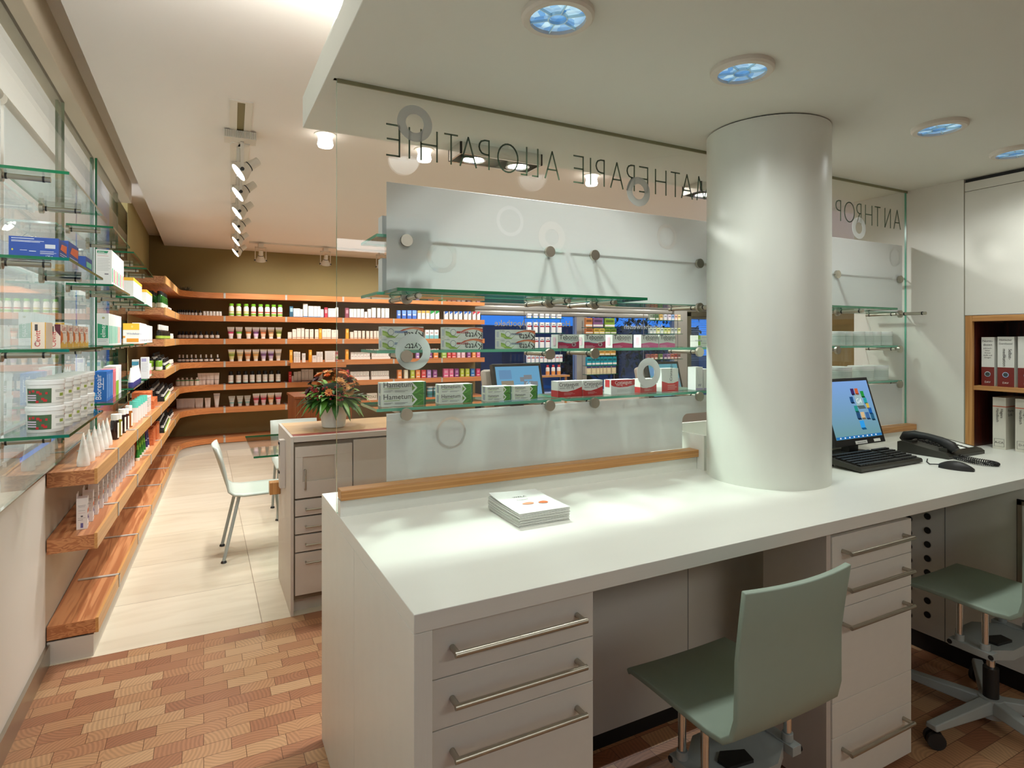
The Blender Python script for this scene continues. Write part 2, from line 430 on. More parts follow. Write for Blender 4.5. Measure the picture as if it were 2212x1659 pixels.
# right-hand wall of the work place
MB().box(3.53, 3.66, 1.66, 2.25, 0, 2.282, LAMD).build('wall_right', kind='structure')
MB().box(9.4, 9.5, 2.25, 9.05, 0, 2.7, OLIVE).build('wall_far_right', kind='structure')
MB().box(3.66, 9.5, 2.10, 2.25, 0, 2.65, GREIGE).build('wall_shop_side', kind='structure')

# walls of the work place behind the camera
MB().box(-.76, 5.06, -2.26, -2.2, 0, 2.78, WHITEWALL).build('wall_rear', kind='structure')
MB().box(5.0, 5.06, -2.2, 1.66, 0, 2.78, WHITEWALL).build('wall_right_rear', kind='structure')
MB().box(3.53, 3.66, 2.25, 2.251, 0, .01, LAMD).build('trim_wall_foot', kind='structure')
# column
mb = MB(); mb.lathe([(.2337, DESK), (.2337, 2.277)], COLM, 64, 2.035, 1.662)
mb.lathe([(.226, 2.277), (.226, 2.30)], BLACK, 48, 2.035, 1.662)
mb.build('column', kind='structure')

# ------------------------------------------------------------------ window side: sliding glass panes, blinds
PY_E = [1.5, 2.525, 3.544, 4.574, 5.587, 6.46]
for k in range(5):
    x = -.622 + (.019 if k % 2 else 0)
    y0, y1 = PY_E[k], PY_E[k + 1] + (.03 if k < 4 else 0)
    o = MB().box6(x - .012, x, y0, y1, .87, 2.6, [GEDGE, GEDGE, GEDGE, GEDGE, GLASSL, GLASSL]).build(f'window_{k + 3}', kind='structure')
BLINDW = frosted('white_blind_cloth', (.86, .88, .88), 0.0)
BLINDC = flat(srgb(226, 220, 204), .8, name='cream_blind_cloth')
by = [(.6, 3.30), (3.36, 5.0), (5.06, 6.44)]
for k, (a, b) in enumerate(by):
    t = thing('roller_blind', ORD[k] + ' white roller blind hanging behind the glass panes', 'blind', (-.78, 0, 0), group='blinds behind the glass')
    MB().box(-.004, 0, a, b, .90, 2.48, BLINDW).build('cloth', t)
    MB().cyl((-.02, a, 2.51), (-.02, b, 2.51), .03, LAMPW, 14).build('roller', t)
    MB().box(-.012, .006, a, b, .882, .902, ALU).build('bottom_bar', t)

# ------------------------------------------------------------------ cantilever glass shelves on the left
ROWZ = [1.132, 1.415, 1.717, 2.002]
BAYS = [2.417, 3.499, 4.463, 5.44]
LEN = .745
rown = ['lowest', 'second lowest', 'second highest', 'top']
bayn = ['nearest', 'second', 'third', 'farthest']
def rod(x0, x1, y, z, parent, name='support_rod', r=.0095):
    mb = MB(); mb.cyl((x0, y, z), (x1, y, z), r, STEEL, 12)
    for q in (.12, .86):
        xx = x0 + (x1 - x0) * q; mb.cyl((xx - .003, y, z), (xx + .003, y, z), r + .0012, DKPL, 12)
    o = mb.build(name, parent)
    mb = MB(); mb.cyl((x0 - .006, y, z), (x0 + .008, y, z), .021, STEEL, 18)
    mb.build('disc', o)
    return o
for b in range(4):
    for r in range(4):
        y0 = BAYS[b]; z = ROWZ[r]; xf = -.395
        t = thing('glass_shelf', f'{rown[r]} glass shelf on steel rods in the {bayn[b]} column before the panes', 'shelf', (0, 0, 0), group='cantilever glass shelves on the left')
        MB().box6(-.585, xf, y0, y0 + LEN, z - .010, z, [SHELFG, SHELFG, GEDGE, GEDGE, GEDGEL, GEDGE]).build('shelf_board', t)
        for yy in (y0 + .06, y0 + LEN - .13):
            rod(-.588, -.455, yy, z - .021, t)

# ------------------------------------------------------------------ wooden wall shelves
def fx(y): return -.443 + .0362 * (y - 3.28)
LZ = [.557 + .295 * k for k in range(6)]       # tops: shelf 0..5
YF = 8.5                                       # front plane of the back shelves
def shelf_outline(y_start, off=0.0, xr=3.93, R=.42, back=8.855, wall=WX + .003):
    """front line: along the window wall, round the corner, along the back wall"""
    fr = lambda y: fx(y) + off
    yf = YF - off * .6
    xc = fr(yf - R) + R; yc = yf - R
    pts = [(fr(y_start), y_start)]
    pts.append((fr(yc), yc))
    for k in range(1, 11):
        a = PI - k * (PI / 2) / 10
        pts.append((xc + R * math.cos(a), yc + R * math.sin(a)))
    pts.append((xr, yf))
    return pts
def shelf_board(name, y_start, z, th, label, xr=3.93, off=0.0, cut=None):
    fl = shelf_outline(y_start, off, xr)
    t = thing(name, label, 'shelf', (0, 0, 0), group='curved fir wall shelves')
    # split straight parts so that the grain follows the board
    wall = WX + .003; back = 8.855
    i = 1
    left = [(wall, y_start), fl[0], fl[1], (wall, fl[1][1])]
    mb = MB(); mb.prism(left, z - th, z, FIRY, FIRY); mb.build('board', t)
    rest = [(wall, fl[1][1])] + fl[1:] + [(xr, back), (wall, back)]
    mb = MB(); mb.prism(rest, z - th, z, FIRX, FIRX); mb.build('board', t)
    # edge strips, 2 mm proud
    mb = MB(); mb.box(0, .012, 0, fl[1][1] - y_start, -th - .001, .004, EDGEY)
    o = mb.build('edge_strip', t, (fl[0][0], y_start, z)); o.rotation_euler = (0, 0, -math.atan2(fl[1][0] - fl[0][0], fl[1][1] - y_start))
    mb = MB()
    pts = fl[1:]; q = []
    for k, p in enumerate(pts):
        a = Vector(pts[max(k - 1, 0)]); b = Vector(pts[min(k + 1, len(pts) - 1)]); d = (b - a).normalized(); n = Vector((d.y, -d.x))
        q.append((p[0] + n.x * .012, p[1] + n.y * .012))
    vs = []; fs = []
    for (a, b), (c, d) in zip(pts, q): vs += [(a, b, z - th - .001), (c, d, z - th - .001), (c, d, z + .004), (a, b, z + .004)]
    for k in range(len(pts) - 1):
        e = 4 * k; g = e + 4
        fs += [(e + 1, g + 1, g + 2, e + 2), (e + 2, g + 2, g + 3, e + 3), (e, g, g + 1, e + 1), (e, e + 3, g + 3, g)]
    fs += [(0, 1, 2, 3), tuple(len(vs) - 4 + k for k in (3, 2, 1, 0))]
    mb.add(vs, fs, EDGEX).build('edge_strip', t)
    # metal label strips that wrap over board and edge
    for x in (.239, .986, 1.741, 2.466, 3.215):
        if x < xr:
            MB().box(x - .012, x + .012, YF - off * .6 - .016, YF + .2, z + .001, z + .0055, ALU).box(x - .012, x + .012, YF - off * .6 - .016, YF - off * .6 - .0125, z - th, z + .0055, ALU).build('metal_strip', t)
    yy = (math.floor((y_start - 3.28) / .73 + .999)) * .73 + 3.28 + .55
    ang = math.atan(.0362)
    while yy < 7.9:
        MB().box(-.17, .016, -.011, .011, .001, .0055, ALU).box(.0125, .016, -.011, .011, -th, .0055, ALU).build('metal_strip', t, (fx(yy) + off, yy, z), -ang)
        yy += .73
    return t
sn = ['lowest', 'second', 'third', 'fourth', 'fifth', 'sixth and topmost']
for k in range(6):
    shelf_board('wall_shelf', 3.28 if k < 2 else 6.42, LZ[k], .066, f'{sn[k]} curved fir wall shelf counted up from the low plinth bench')
shelf_board('plinth_bench', 3.28, .17, .062, 'low fir plinth bench running along both walls above a grey plinth', off=.004)
fl = shelf_outline(3.285, -.004, 3.93)
MB().prism([(WX + .003, 3.285)] + fl + [(3.93, 8.855), (WX + .003, 8.855)], 0, .098, GREYL, GREYL).build('trim_plinth', kind='structure')
MB().prism([(WX + .003, 3.30)] + [(a - .02, b + .01) for a, b in fl] + [(3.93, 8.855), (WX + .003, 8.855)], .098, .1085, BLACK).build('trim_plinth_gap', kind='structure')
t = thing('pull_out_tray', 'fir tray pulled forward under small white boxes on the third wall shelf', 'tray', (0, 0, 0))
MB().box(1.01, 1.70, 8.16, 8.482, 1.118, 1.130, FIRX).build('base', t)
MB().box(1.0, 1.71, 8.145, 8.16, 1.062, 1.135, EDGEX).build('front_board', t)

# ------------------------------------------------------------------ desk
t = thing('worktop', 'long white worktop with mitred end panel carrying the brochures and keyboard', 'desk', (0, 0, 0))
o = MB().box(.379, 3.528, 1.16, 2.22, .848, DESK, LAM).build('top', t, bevel=.0015)
o = MB().box(.379, .419, 1.16, 1.70, 0, .8475, LAM).build('end_panel', t, bevel=.001)
o = MB().box(.379, .419, 1.702, 2.22, 0, .8475, LAM).build('end_panel', t, bevel=.001)
MB().box(.42, 2.90, 1.655, 1.675, .1, .847, LAMD).box(1.598, 1.602, 1.6545, 1.656, .1, .847, GREYINK).build('modesty_panel', t)
MB().box(.42, 2.90, 1.715, 1.735, 0, .1, BLACK).build('plinth', t)
SP = 2.925
mb = MB().box(SP, SP + .02, .45, 1.655, .1, .848, LAMD); mb.box(SP - .0008, SP + .001, 1.447, 1.451, .1, .848, GREYINK)
sp = mb.build('side_panel', t)
MB().box(SP + .05, SP + .06, .45, 1.70, 0, .1, BLACK).build('plinth', t)
mb = MB()
for i, yy in enumerate((1.60, 1.52)):
    for k in range(12):
        z = .80 - k * .064 - (.032 if i else 0) + .0
        if z > .14: mb.cyl((SP - .003, yy, z), (SP + .0, yy, z), .0165, ALU, 18).cyl((SP - .0036, yy, z), (SP - .003, yy, z), .0145, BLACK, 18)
mb.build('vent_holes', t)
mb = MB(); mb.box(SP - .006, SP, .86, 1.185, .40, .80, BLACK)
mb.box(SP - .014, SP - .006, .86, 1.18, .41, .425, STEEL).box(SP - .014, SP - .006, .86, 1.18, .78, .795, STEEL).box(SP - .014, SP - .006, 1.165, 1.18, .41, .795, STEEL)
mb.box(SP - .009, SP - .0061, .86, 1.165, .425, .78, LAMD)
mb.build('flap', sp)['label'] = 'steel framed flap'

def handle(parent, x0, x1, y, z, r=.0065, out=.034):
    return MB().tube([(x0, y, z), (x0, y - out, z)], r, STEEL, 10).tube([(x1, y, z), (x1, y - out, z)], r, STEEL, 10).cyl((x0 - r, y - out, z), (x1 + r, y - out, z), r, STEEL, 12).build('handle', parent)
def pedestal(x0, x1, cuts, hz, label):
    t = thing('drawer_cabinet', label, 'cabinet', (0, 0, 0), group='drawer cabinets under the worktop')
    MB().box(x0 + .004, x1 - .004, 1.20, 1.415, .02, .842, GREYL).build('body', t)
    for (a, b), h in zip(cuts, hz):
        d = MB().box(x0, x1, 1.18, 1.199, a, b, LAMD).build('drawer' if h else 'filler_panel', t, bevel=.0012)
        if h:
            w_ = x1 - x0
            handle(d, x0 + w_ * .115, x1 - w_ * .115, 1.18, h)
pedestal(.4225, .835, [(.732, .842), (.624, .730), (.36, .622), (.02, .358)], [.792, .683, .571, .30], 'white drawer cabinet at the open end of the worktop, left of the swivel chair')
pedestal(1.742, 2.170, [(.713, .828), (.599, .711), (.306, .597), (.196, .305), (.02, .195)], [.778, .664, .548, None, .152], 'white drawer cabinet between the two swivel chairs under the worktop')
MB().box(1.72, 1.741, 1.185, 1.42, .02, .846, GREYL).build('cheek', bpy.data.objects['drawer_cabinet.001'])

# upstand and oak rails
t = thing('oak_rail', 'long oak rail on a white upstand along the bottom of the glass partition', 'rail', (0, 0, 0), group='oak rails under the glass')
MB().box(.381, 1.887, 1.888, 1.943, .941, .972, OAKX).build('rail', t, bevel=.0015)
MB().box(.381, 1.887, 1.90, 1.943, DESK, .938, LAM).box(.385, 1.887, 1.903, 1.943, .938, .941, BLACK).build('upstand', t)
t = thing('oak_rail', 'short oak rail on a white upstand behind the telephone by the white wall', 'rail', (0, 0, 0), group='oak rails under the glass')
MB().box(2.24, 3.525, 1.888, 1.943, .941, .972, OAKX).build('rail', t, bevel=.0015)
MB().box(2.24, 3.525, 1.90, 1.943, DESK, .938, LAM).build('upstand', t)
t = thing('pass_through_box', 'open white box set behind the rounded opening beside the column', 'box', (0, 0, 0))
MB().box(1.889, 1.905, 1.86, 2.20, DESK, 1.035, LAM).build('side_panel', t)
MB().box(1.905, 2.60, 2.19, 2.206, DESK, 1.035, LAM).build('rear_panel', t)

# ------------------------------------------------------------------ glass partition
GY = 1.950
t = thing('glass_partition', 'frameless glass partition with mirrored lettering and frosted film above the worktop', 'partition', (0, 0, 0))
MB().box6(.379, 3.528, GY - .005, GY + .005, DESK + .001, 2.281, [GEDGEL, GEDGEL, GLASS, GLASS, GEDGEL, GEDGEL]).build('pane', t)
MB().box(.379, 3.528, GY - .012, GY - .0055, 2.270, 2.282, flat(srgb(128, 124, 92), .5)).build('ceiling_channel', t)
MB().box(.370, .379, GY - .010, GY + .008, 2.282, 2.41, flat(srgb(128, 124, 92), .5)).build('ceiling_channel', t)
FX0, FX1 = .540, 3.484
WRING = frosted('white_ring_film', (.97, .98, .97), .05)
RINGS = [(.638, 2.182, .062, .032, 'd'), (1.604, 2.06, .061, .032, 'd'), (3.091, 2.037, .058, .030, 'd'), (.632, 1.404, .062, .034, 'd'), (1.659, 1.306, .062, .031, 'd'),
         (1.003, 1.883, .056, .043, 'w'), (1.183, 1.838, .060, .030, 'c'), (1.758, 1.885, .054, .040, 'c'), (.736, 1.733, .055, .040, 'c'), (3.413, 1.902, .052, .040, 'c'), (.77, 1.119, .056, .048, 'c')]
def film(outer, holes):
    """film with the rings cut out of it (their discs stay)"""
    cu = bpy.data.curves.new('film_outline', 'CURVE'); cu.dimensions = '2D'; cu.fill_mode = 'BOTH'
    def sp(pts):
        q = cu.splines.new('POLY'); q.points.add(len(pts) - 1); q.use_cyclic_u = True
        for p, (x, z) in zip(q.points, pts): p.co = (x, z, 0, 1)
    sp(outer)
    for x, z, ro, ri, _ in holes:
        for r in (ro, ri): sp([(x + r * math.cos(a * PI / 24), z + r * math.sin(a * PI / 24)) for a in range(48)])
    o = bpy.data.objects.new('film_outline', cu); COL.objects.link(o); bpy.context.view_layer.update()
    ev = o.evaluated_get(bpy.context.evaluated_depsgraph_get()); me = ev.to_mesh(); m = MB()
    vs = [(v.co.x, v.co.y) for v in me.vertices]; fs = [tuple(p.vertices) for p in me.polygons]
    n = len(vs)
    m.add([(x, GY - .0072, z) for x, z in vs] + [(x, GY - .0056, z) for x, z in vs], fs + [tuple(i + n for i in reversed(f)) for f in fs], FROST)
    ev.to_mesh_clear(); bpy.data.objects.remove(o); bpy.data.curves.remove(cu)
    return m.build('frosted_film', t)
film([(FX0, 1.598), (FX1, 1.598), (FX1, 1.972), (FX0, 1.972)], [r for r in RINGS if r[4] != 'd' and r[1] > 1.6])
def arc(cx, cz, r, a0, a1, n=8): return [(cx + r * math.cos(a0 + (a1 - a0) * k / n), cz + r * math.sin(a0 + (a1 - a0) * k / n)) for k in range(n + 1)]
ox, oz = PY(1483, 893, GY)
film([(FX0, .973), (1.845, .973)] + arc(1.845 + .03, oz - .03, .03, PI, PI / 2) + [(2.55, oz), (2.55, .973), (FX1, .973), (FX1, 1.199), (FX0, 1.199)], [r for r in RINGS if r[1] < 1.2])
for x, z, ro, ri, kd in RINGS:
    MB().ring_y(x, z, GY - .0074, GY - .0056, ro, ri, {'d': FROSTR, 'w': WRING, 'c': FROSTC}[kd]).build('ring', t)
# stroke letters, seen from behind (mirror writing)
GL = {'E': [[(0, 0), (0, 1)], [(0, 1), (.42, 1)], [(0, .53), (.4, .53)], [(0, 0), (.42, 0)]],
      'I': [[(0, 0), (0, 1)]], 'H': [[(0, 0), (0, 1)], [(.56, 0), (.56, 1)], [(0, .53), (.56, .53)]],
      'T': [[(.23, 0), (.23, 1)], [(0, 1), (.46, 1)]], 'A': [[(0, 0), (.3, 1)], [(.3, 1), (.6, 0)], [(.1, .33), (.5, .33)]],
      'L': [[(0, 1), (0, 0)], [(0, 0), (.22, 0)]], 'N': [[(0, 0), (0, 1)], [(0, 1), (.5, 0)], [(.5, 0), (.5, 1)]],
      'M': [[(0, 0), (.1, 1)], [(.1, 1), (.42, .08)], [(.42, .08), (.74, 1)], [(.74, 1), (.84, 0)]],
      'P': [[(0, 0), (0, 1)], [(0, 1), (.16, 1), (.3, .95), (.36, .86), (.38, .75), (.35, .64), (.28, .55), (.16, .51), (0, .5)]],
      'R': [[(0, 0), (0, 1)], [(0, 1), (.16, 1), (.28, .95), (.34, .86), (.36, .75), (.33, .64), (.26, .55), (.14, .51), (0, .5)], [(.12, .5), (.36, 0)]],
      'O': [[(.40 + .40 * math.cos(a * PI / 12), .5 + .5 * math.sin(a * PI / 12)) for a in range(25)]]}
LW = dict(E=.42, I=.03, H=.56, T=.46, A=.6, L=.22, N=.5, M=.84, P=.38, R=.36, O=.8)
def glyph(ch, xr, z0, h):
    """xr: the world x where the mirrored letter's own left edge lies"""
    mb = MB(); tw = .0028
    for st in GL[ch]:
        for (a, b), (c, d) in zip(st, st[1:]):
            p = Vector((xr - a * h, z0 + b * h)); q = Vector((xr - c * h, z0 + d * h)); dd = (q - p).normalized(); n = Vector((-dd.y, dd.x)) * tw
            e = dd * tw * .7
            vs = []
            for y in (GY - .0068, GY - .0056): vs += [(p.x - e.x + n.x, y, p.y - e.y + n.y), (q.x + e.x + n.x, y, q.y + e.y + n.y), (q.x + e.x - n.x, y, q.y + e.y - n.y), (p.x - e.x - n.x, y, p.y - e.y - n.y)]
            mb.add(vs, [(0, 3, 2, 1), (4, 5, 6, 7), (0, 1, 5, 4), (1, 2, 6, 5), (2, 3, 7, 6), (3, 0, 4, 7)], VINYL)
    return mb
A1 = lambda q: 640 + q / 3.456
A2 = lambda q: 1180 + q / 5.82
A3 = lambda q: 1780 + q / 4.366
LET = [('E', A1(766)), ('I', A1(840)), ('H', A1(1046)), ('T', A1(1198)), ('A', A1(1338)), ('P', A1(1433)), ('O', A1(1648)), ('L', A1(1714)), ('L', A1(1797)), ('A', A1(1955)),
       ('E', A2(452)), ('I', A2(545)), ('P', A2(716)), ('A', A2(952)), ('R', A2(1094)), ('E', A2(1262)), ('H', A2(1492)), ('T', A2(1662)), ('A', A2(1822)), ('M', A2(2062)),
       ('P', A3(146)), ('O', A3(275)), ('R', A3(338)), ('H', A3(441)), ('T', A3(519)), ('N', A3(616)), ('A', A3(709))]
for ch, u in LET:
    x, _ = PY(u, 330, GY)
    glyph(ch, x, 2.062, .103).build('letter', t)

# shelves on both sides of the pane
def stand_off(x, z, parent, far=True, near=False):
    mb = MB(); mb.cyl((x, GY - .022, z), (x, GY - .0095, z), .0205, STEEL, 26).cyl((x, GY - .0225, z), (x, GY - .022, z), .006, CHROME, 14)
    mb.cyl((x, GY - .0226, z), (x, GY - .0224, z), .013, STEEL, 20)
    o = mb.build('stand_off', parent)
    mb = MB()
    if far:
        mb.cyl((x, GY + .006, z), (x, GY + .175, z), .0085, STEEL, 12)
        for yy in (.03, .155): mb.cyl((x, GY + yy - .003, z), (x, GY + yy + .003, z), .0095, DKPL, 12)
    if near:
        mb.cyl((x, GY - .022, z), (x, GY - .15, z), .0085, STEEL, 12)
        for yy in (.04, .132): mb.cyl((x, GY - yy - .003, z), (x, GY - yy + .003, z), .0095, DKPL, 12)
    mb.build('support_rod', o)
SX = [.606, 1.169, 1.376, 1.938, 2.897, 3.448]
SZ = {'A': 1.800, 'B': 1.606, 'C': 1.410, 'D': 1.214}
nm = {'A': 'top', 'B': 'second', 'C': 'third', 'D': 'lowest'}
for lv in 'ABCD':
    z = SZ[lv]
    for (xa, xb, sx, side) in ((.512, 1.238, SX[:2], 'end'), (1.262, 2.06, SX[2:4], 'middle'), (2.35, 3.515, SX[4:], 'wall')):
        yn = GY + .012; yf = GY + .235
        t = thing('glass_shelf', f'{nm[lv]} glass shelf of the partition, {side} section', 'shelf', (0, 0, 0), group='glass shelves of the partition')
        MB().box6(xa, xb, yn, yf, z - .010, z, [SHELFG, SHELFG, GEDGEL, GEDGEL, GEDGEL, GEDGEL]).build('shelf_board', t)
        near = lv == 'B'
        for x in sx: stand_off(x, z - .0200, t, True, near)
for (xa, xb, y0, lab) in ((.526, 1.507, 1.772, 'glass shelf with bright green edge on the desk side of the partition'), (2.45, 3.138, 1.772, 'desk side glass shelf between the column and the white wall')):
    t = thing('glass_shelf', lab, 'shelf', (0, 0, 0))
    MB().box6(xa, xb, y0, GY - .0232, SZ['B'] - .010, SZ['B'], [SHELFG, SHELFG, GEDGE, GEDGEL, GEDGE, GEDGE]).build('shelf_board', t)

# ------------------------------------------------------------------ right wall: cupboards, book niche
RX = 3.53
t = thing('tall_cabinet', 'white wall cabinet with seamed doors around the oak book niche', 'cabinet', (0, 0, 0))
MB().box(RX + .018, RX + .42, .3, 1.655, 1.602, 2.27, GREYL).build('body', t)
MB().box(RX, RX + .018, .3, 1.655, 1.570, 2.214, LAMD).build('door', t, bevel=.001)
MB().box(RX, RX + .018, .3, 1.655, 2.2165, 2.262, LAMD).build('top_panel', t, bevel=.001)
MB().box(RX + .01, RX + .42, .3, 1.655, 2.262, 2.279, BLACK).build('shadow_gap', t)
MB().box(RX + .001, RX + .018, 1.655, 1.6585, DESK, 2.262, S(150, 144, 122)).build('seam', t)
t = thing('book_niche', 'open oak shelf niche with dark red inside holding binders and books', 'shelf', (0, 0, 0))
MB().box(RX, RX + .32, 1.622, 1.654, DESK, 1.568, OAKZ).build('side_board', t, bevel=.001)
MB().box(RX, RX + .32, .3, 1.6215, 1.538, 1.568, OAKY).build('top_board', t, bevel=.001)
MB().box(RX + .006, RX + .32, .3, 1.6215, 1.184, 1.206, OAKY).build('shelf_board', t, bevel=.001)
MB().box(RX + .322, RX + .335, .3, 1.654, DESK, 1.568, DARKW).build('back_board', t)
MB().box(RX - .001, RX + .335, .3, 1.654, .858, DESK - .0006, LAM).build('bottom_board', t)
MB().box(RX + .02, RX + .32, 1.6215, 1.6222, DESK, 1.536, DARKW).build('lining', t)
MB().box(RX + .02, RX + .32, .3, 1.62, 1.5372, 1.538, DARKW).build('lining', t)
# binders
REDB = S(120, 36, 28, .5); WLAB = S(226, 226, 218, .55)
def binder(yc, wd, z, h, words, label, num=None):
    t = thing('ring_binder', label, 'binder', (RX + .05, yc, z), group='white and red binders on the upper niche shelf')
    MB().box6(0, .25, -wd / 2, wd / 2, 0, h, [REDB, WLAB, WLAB, WLAB, WLAB, WLAB]).build('cover', t)
    mb = MB(); x = -.0008
    mb.box(x, 0, -wd / 2, wd / 2, 0, h * .385, REDB)
    for tx, sz, yy, zz, rot, col in words:
        m = S(*col, .6)
        if rot: mb.text(tx, sz, (x, yy, zz), (0, 0, -1), (0, -1, 0), m, 'L')
        else: mb.text(tx, sz, (x, yy, zz), (0, -1, 0), (0, 0, 1), m, 'C')
    if num: mb.text(num, .03, (x - .0006, 0, h * .3), (0, -1, 0), (0, 0, 1), PAPER, 'C')
    mb.text('DAV', .013, (x - .0006, 0, h * .06), (0, -1, 0), (0, 0, 1), PAPER, 'C')
    mb.build('spine_label', t)
    mb = MB(); mb.cyl((-.003, 0, h * .24), (-.0008, 0, h * .24), .0135, CHROME, 22).cyl((-.0034, 0, h * .24), (-.003, 0, h * .24), .0105, S(60, 70, 66), 20)
    mb.build('finger_ring', t)
BK = (38, 36, 34)
binder(1.575, .056, 1.2065, .250, [('Norm-', .0165, 0, .225, 0, BK), ('dosen', .0165, 0, .206, 0, BK), ('gebrauch-', .0095, 0, .19, 0, BK), ('licher', .0095, 0, .178, 0, BK), ('Arznei-', .0095, 0, .166, 0, BK), ('stoffe und', .0095, 0, .154, 0, BK), ('Drogen', .0095, 0, .142, 0, BK)], 'narrow white and red binder titled Normdosen at the niche side board')
binder(1.498, .070, 1.2065, .252, [('Homacher', .0125, 0, .232, 0, BK), ('Dornhassel', .0125, 0, .213, 0, BK), ('Selbst-', .02, -.012, .19, 1, BK), ('medikation', .02, .012, .19, 1, BK)], 'white and red binder with a bold vertical title, second from the niche side board')
binder(1.410, .076, 1.2065, .253, [('Arzneimittel', .024, .006, .236, 1, (84, 150, 190)), ('eingriffe', .015, -.018, .236, 1, (84, 150, 190))], 'white and red binder with blue vertical title, third from the side board', '1')
def book(yc, wd, h, label, sig):
    CREAM = S(214, 210, 196, .55)
    t = thing('reference_book', label, 'book', (RX + .055, yc, DESK), group='cream reference books on the worktop in the niche')
    mb = MB().box(0, .19, -wd / 2, wd / 2, 0, h, CREAM); mb.box(-.0006, .19, -wd / 2 - .0006, wd / 2, h * .815, h * .835, S(206, 116, 90, .6)); mb.build('cover', t)
    mb = MB(); x = -.0008
    mb.text('Hagers', .017, (x, -.006, h * .78), (0, 0, -1), (0, -1, 0), INK).text('Handbuch', .017, (x, .012, h * .78), (0, 0, -1), (0, -1, 0), INK)
    for s0, s1 in ((0, 1),):
        mb.box(x, 0, -wd * .38, -wd * .36, h * .05, h * .2, INK).box(x, 0, wd * .36, wd * .38, h * .05, h * .2, INK).box(x, 0, -wd * .38, wd * .38, h * .05, h * .053, INK).box(x, 0, -wd * .38, wd * .38, h * .197, h * .2, INK)
    mb.text(sig, .016, (x, 0, h * .11), (0, -1, 0), (0, 0, 1), INK, 'C')
    mb.text('Pharma', .02, (.02, -wd / 2, h * .72), (1, 0, 0), (0, 0, 1), INK).text('Stoffe', .02, (.02, -wd / 2, h * .64), (1, 0, 0), (0, 0, 1), INK)
    mb.build('spine_print', t)
book(1.528, .056, .262, 'cream reference book nearest the niche side board, signature box A', 'A-CA')
book(1.432, .058, .262, 'cream reference book standing between two like volumes in the niche', 'D-G')
book(1.335, .058, .262, 'cream reference book at the edge of the frame, third from the side board', 'H-K')
book(1.24, .058, .262, 'cream reference book fourth from the niche side board', 'L-N')

# ================================================================== THINGS ON THE WORKTOP
def brochure(top):
    n = 9; L, W = .219, .176; mb = MB(); vs = []; fs = []
    for i in range(n):
        for j in range(n):
            x = W * i / (n - 1) - W / 2; y = L * j / (n - 1) - L / 2
            c = .004 * max(0, (y + .02) / L) ** 2 * 4 + (.006 * max(0, (-x / W + .1 + y / L)) ** 2 if top else 0)
            vs.append((x, y, c))
    for i in range(n - 1):
        for j in range(n - 1): a = i * n + j; fs.append((a, a + n, a + n + 1, a + 1))
    k = len(vs); th = .0017
    vs2 = vs + [(x, y, z + th) for x, y, z in vs]
    ff = [tuple(reversed(f)) for f in fs] + [tuple(i + k for i in f) for f in fs]
    per = [i * n for i in range(n)] + [(n - 1) * n + j for j in range(1, n)] + [i * n + n - 1 for i in range(n - 2, -1, -1)] + [j for j in range(n - 2, 0, -1)]
    for a, b in zip(per, per[1:] + per[:1]): ff.append((a, b, b + k, a + k))
    mb.add(vs2, ff, S(236, 236, 230, .4))
    if top:
        mb.text('WALA', .017, (-.03, .045, th + .003), (1, 0, 0), (0, 1, 0), INK).text('Arzneimittel', .008, (-.03, .018, th + .0016), (1, 0, 0), (0, 1, 0), INK)
        for cx, cy, rx, ry, col in ((.038, -.03, .016, .013, (214, 110, 50)), (-.012, -.022, .02, .011, (240, 150, 110))):
            pts = [(cx + rx * math.cos(a * PI / 10), cy + ry * math.sin(a * PI / 10) * (1 + .25 * math.cos(a * PI / 10)), th + .0012) for a in range(20)]
            mb.poly(pts, S(*col, .5))
    return mb.build('brochure')
for k in range(15):
    i = 14 - k
    o = spawn('broch_top' if i == 0 else 'broch', lambda: brochure(i == 0), '', '', (0, 0, 0))
    o.location = (.918 + random.uniform(-.002, .002), 1.655 + random.uniform(-.002, .002), DESK + .0004 + k * .0028); o.rotation_euler = (0, 0, random.uniform(-.012, .012))
    tag(o, 'white brochure with orange print lying on top of the stack on the worktop' if i == 0 else f'white brochure, {ORD[i]} from the top of the worktop stack', 'brochure', 'stack of brochures on the worktop')

# monitor
SCR = bpy.data.materials.new('lit_screen'); SCR.use_nodes = True
nt = SCR.node_tree; nt.nodes.clear(); out = nt.nodes.new('ShaderNodeOutputMaterial'); em = nt.nodes.new('ShaderNodeEmission')
tc = nt.nodes.new('ShaderNodeTexCoord'); sx = nt.nodes.new('ShaderNodeSeparateXYZ'); rp = nt.nodes.new('ShaderNodeValToRGB')
rp.color_ramp.elements[0].color = (*srgb(104, 146, 148), 1); rp.color_ramp.elements[1].color = (*srgb(122, 160, 214), 1)
nt.links.new(tc.outputs['Generated'], sx.inputs[0]); nt.links.new(sx.outputs[2], rp.inputs[0]); nt.links.new(rp.outputs[0], em.inputs[0]); em.inputs[1].default_value = .9
nt.links.new(em.outputs[0], out.inputs[0])
def scr(r, g, b): 
    k = ('scr', r, g, b)
    if k not in MATS: MATS[k] = emit('screen_colour', srgb(r, g, b), .9)
    return MATS[k]
t = thing('computer_monitor', 'black flat computer monitor with blue desktop and coloured cubes beside the column', 'monitor', (2.79, 1.79, DESK))
tl = math.radians(17)
def tilt(o, z0=.055, y0=-.05): o.location = (0, y0, z0); o.rotation_euler = (-tl, 0, 0)
W_, H_ = .385, .325
o = MB().box(-W_ / 2, W_ / 2, 0, .030, 0, H_, DKPL).build('housing', t, bevel=.003); tilt(o)
mb = MB().box(-W_ / 2 + .016, W_ / 2 - .016, -.0012, -.0002, .032, H_ - .016, SCR); o = mb.build('screen', t); tilt(o)
mb = MB()
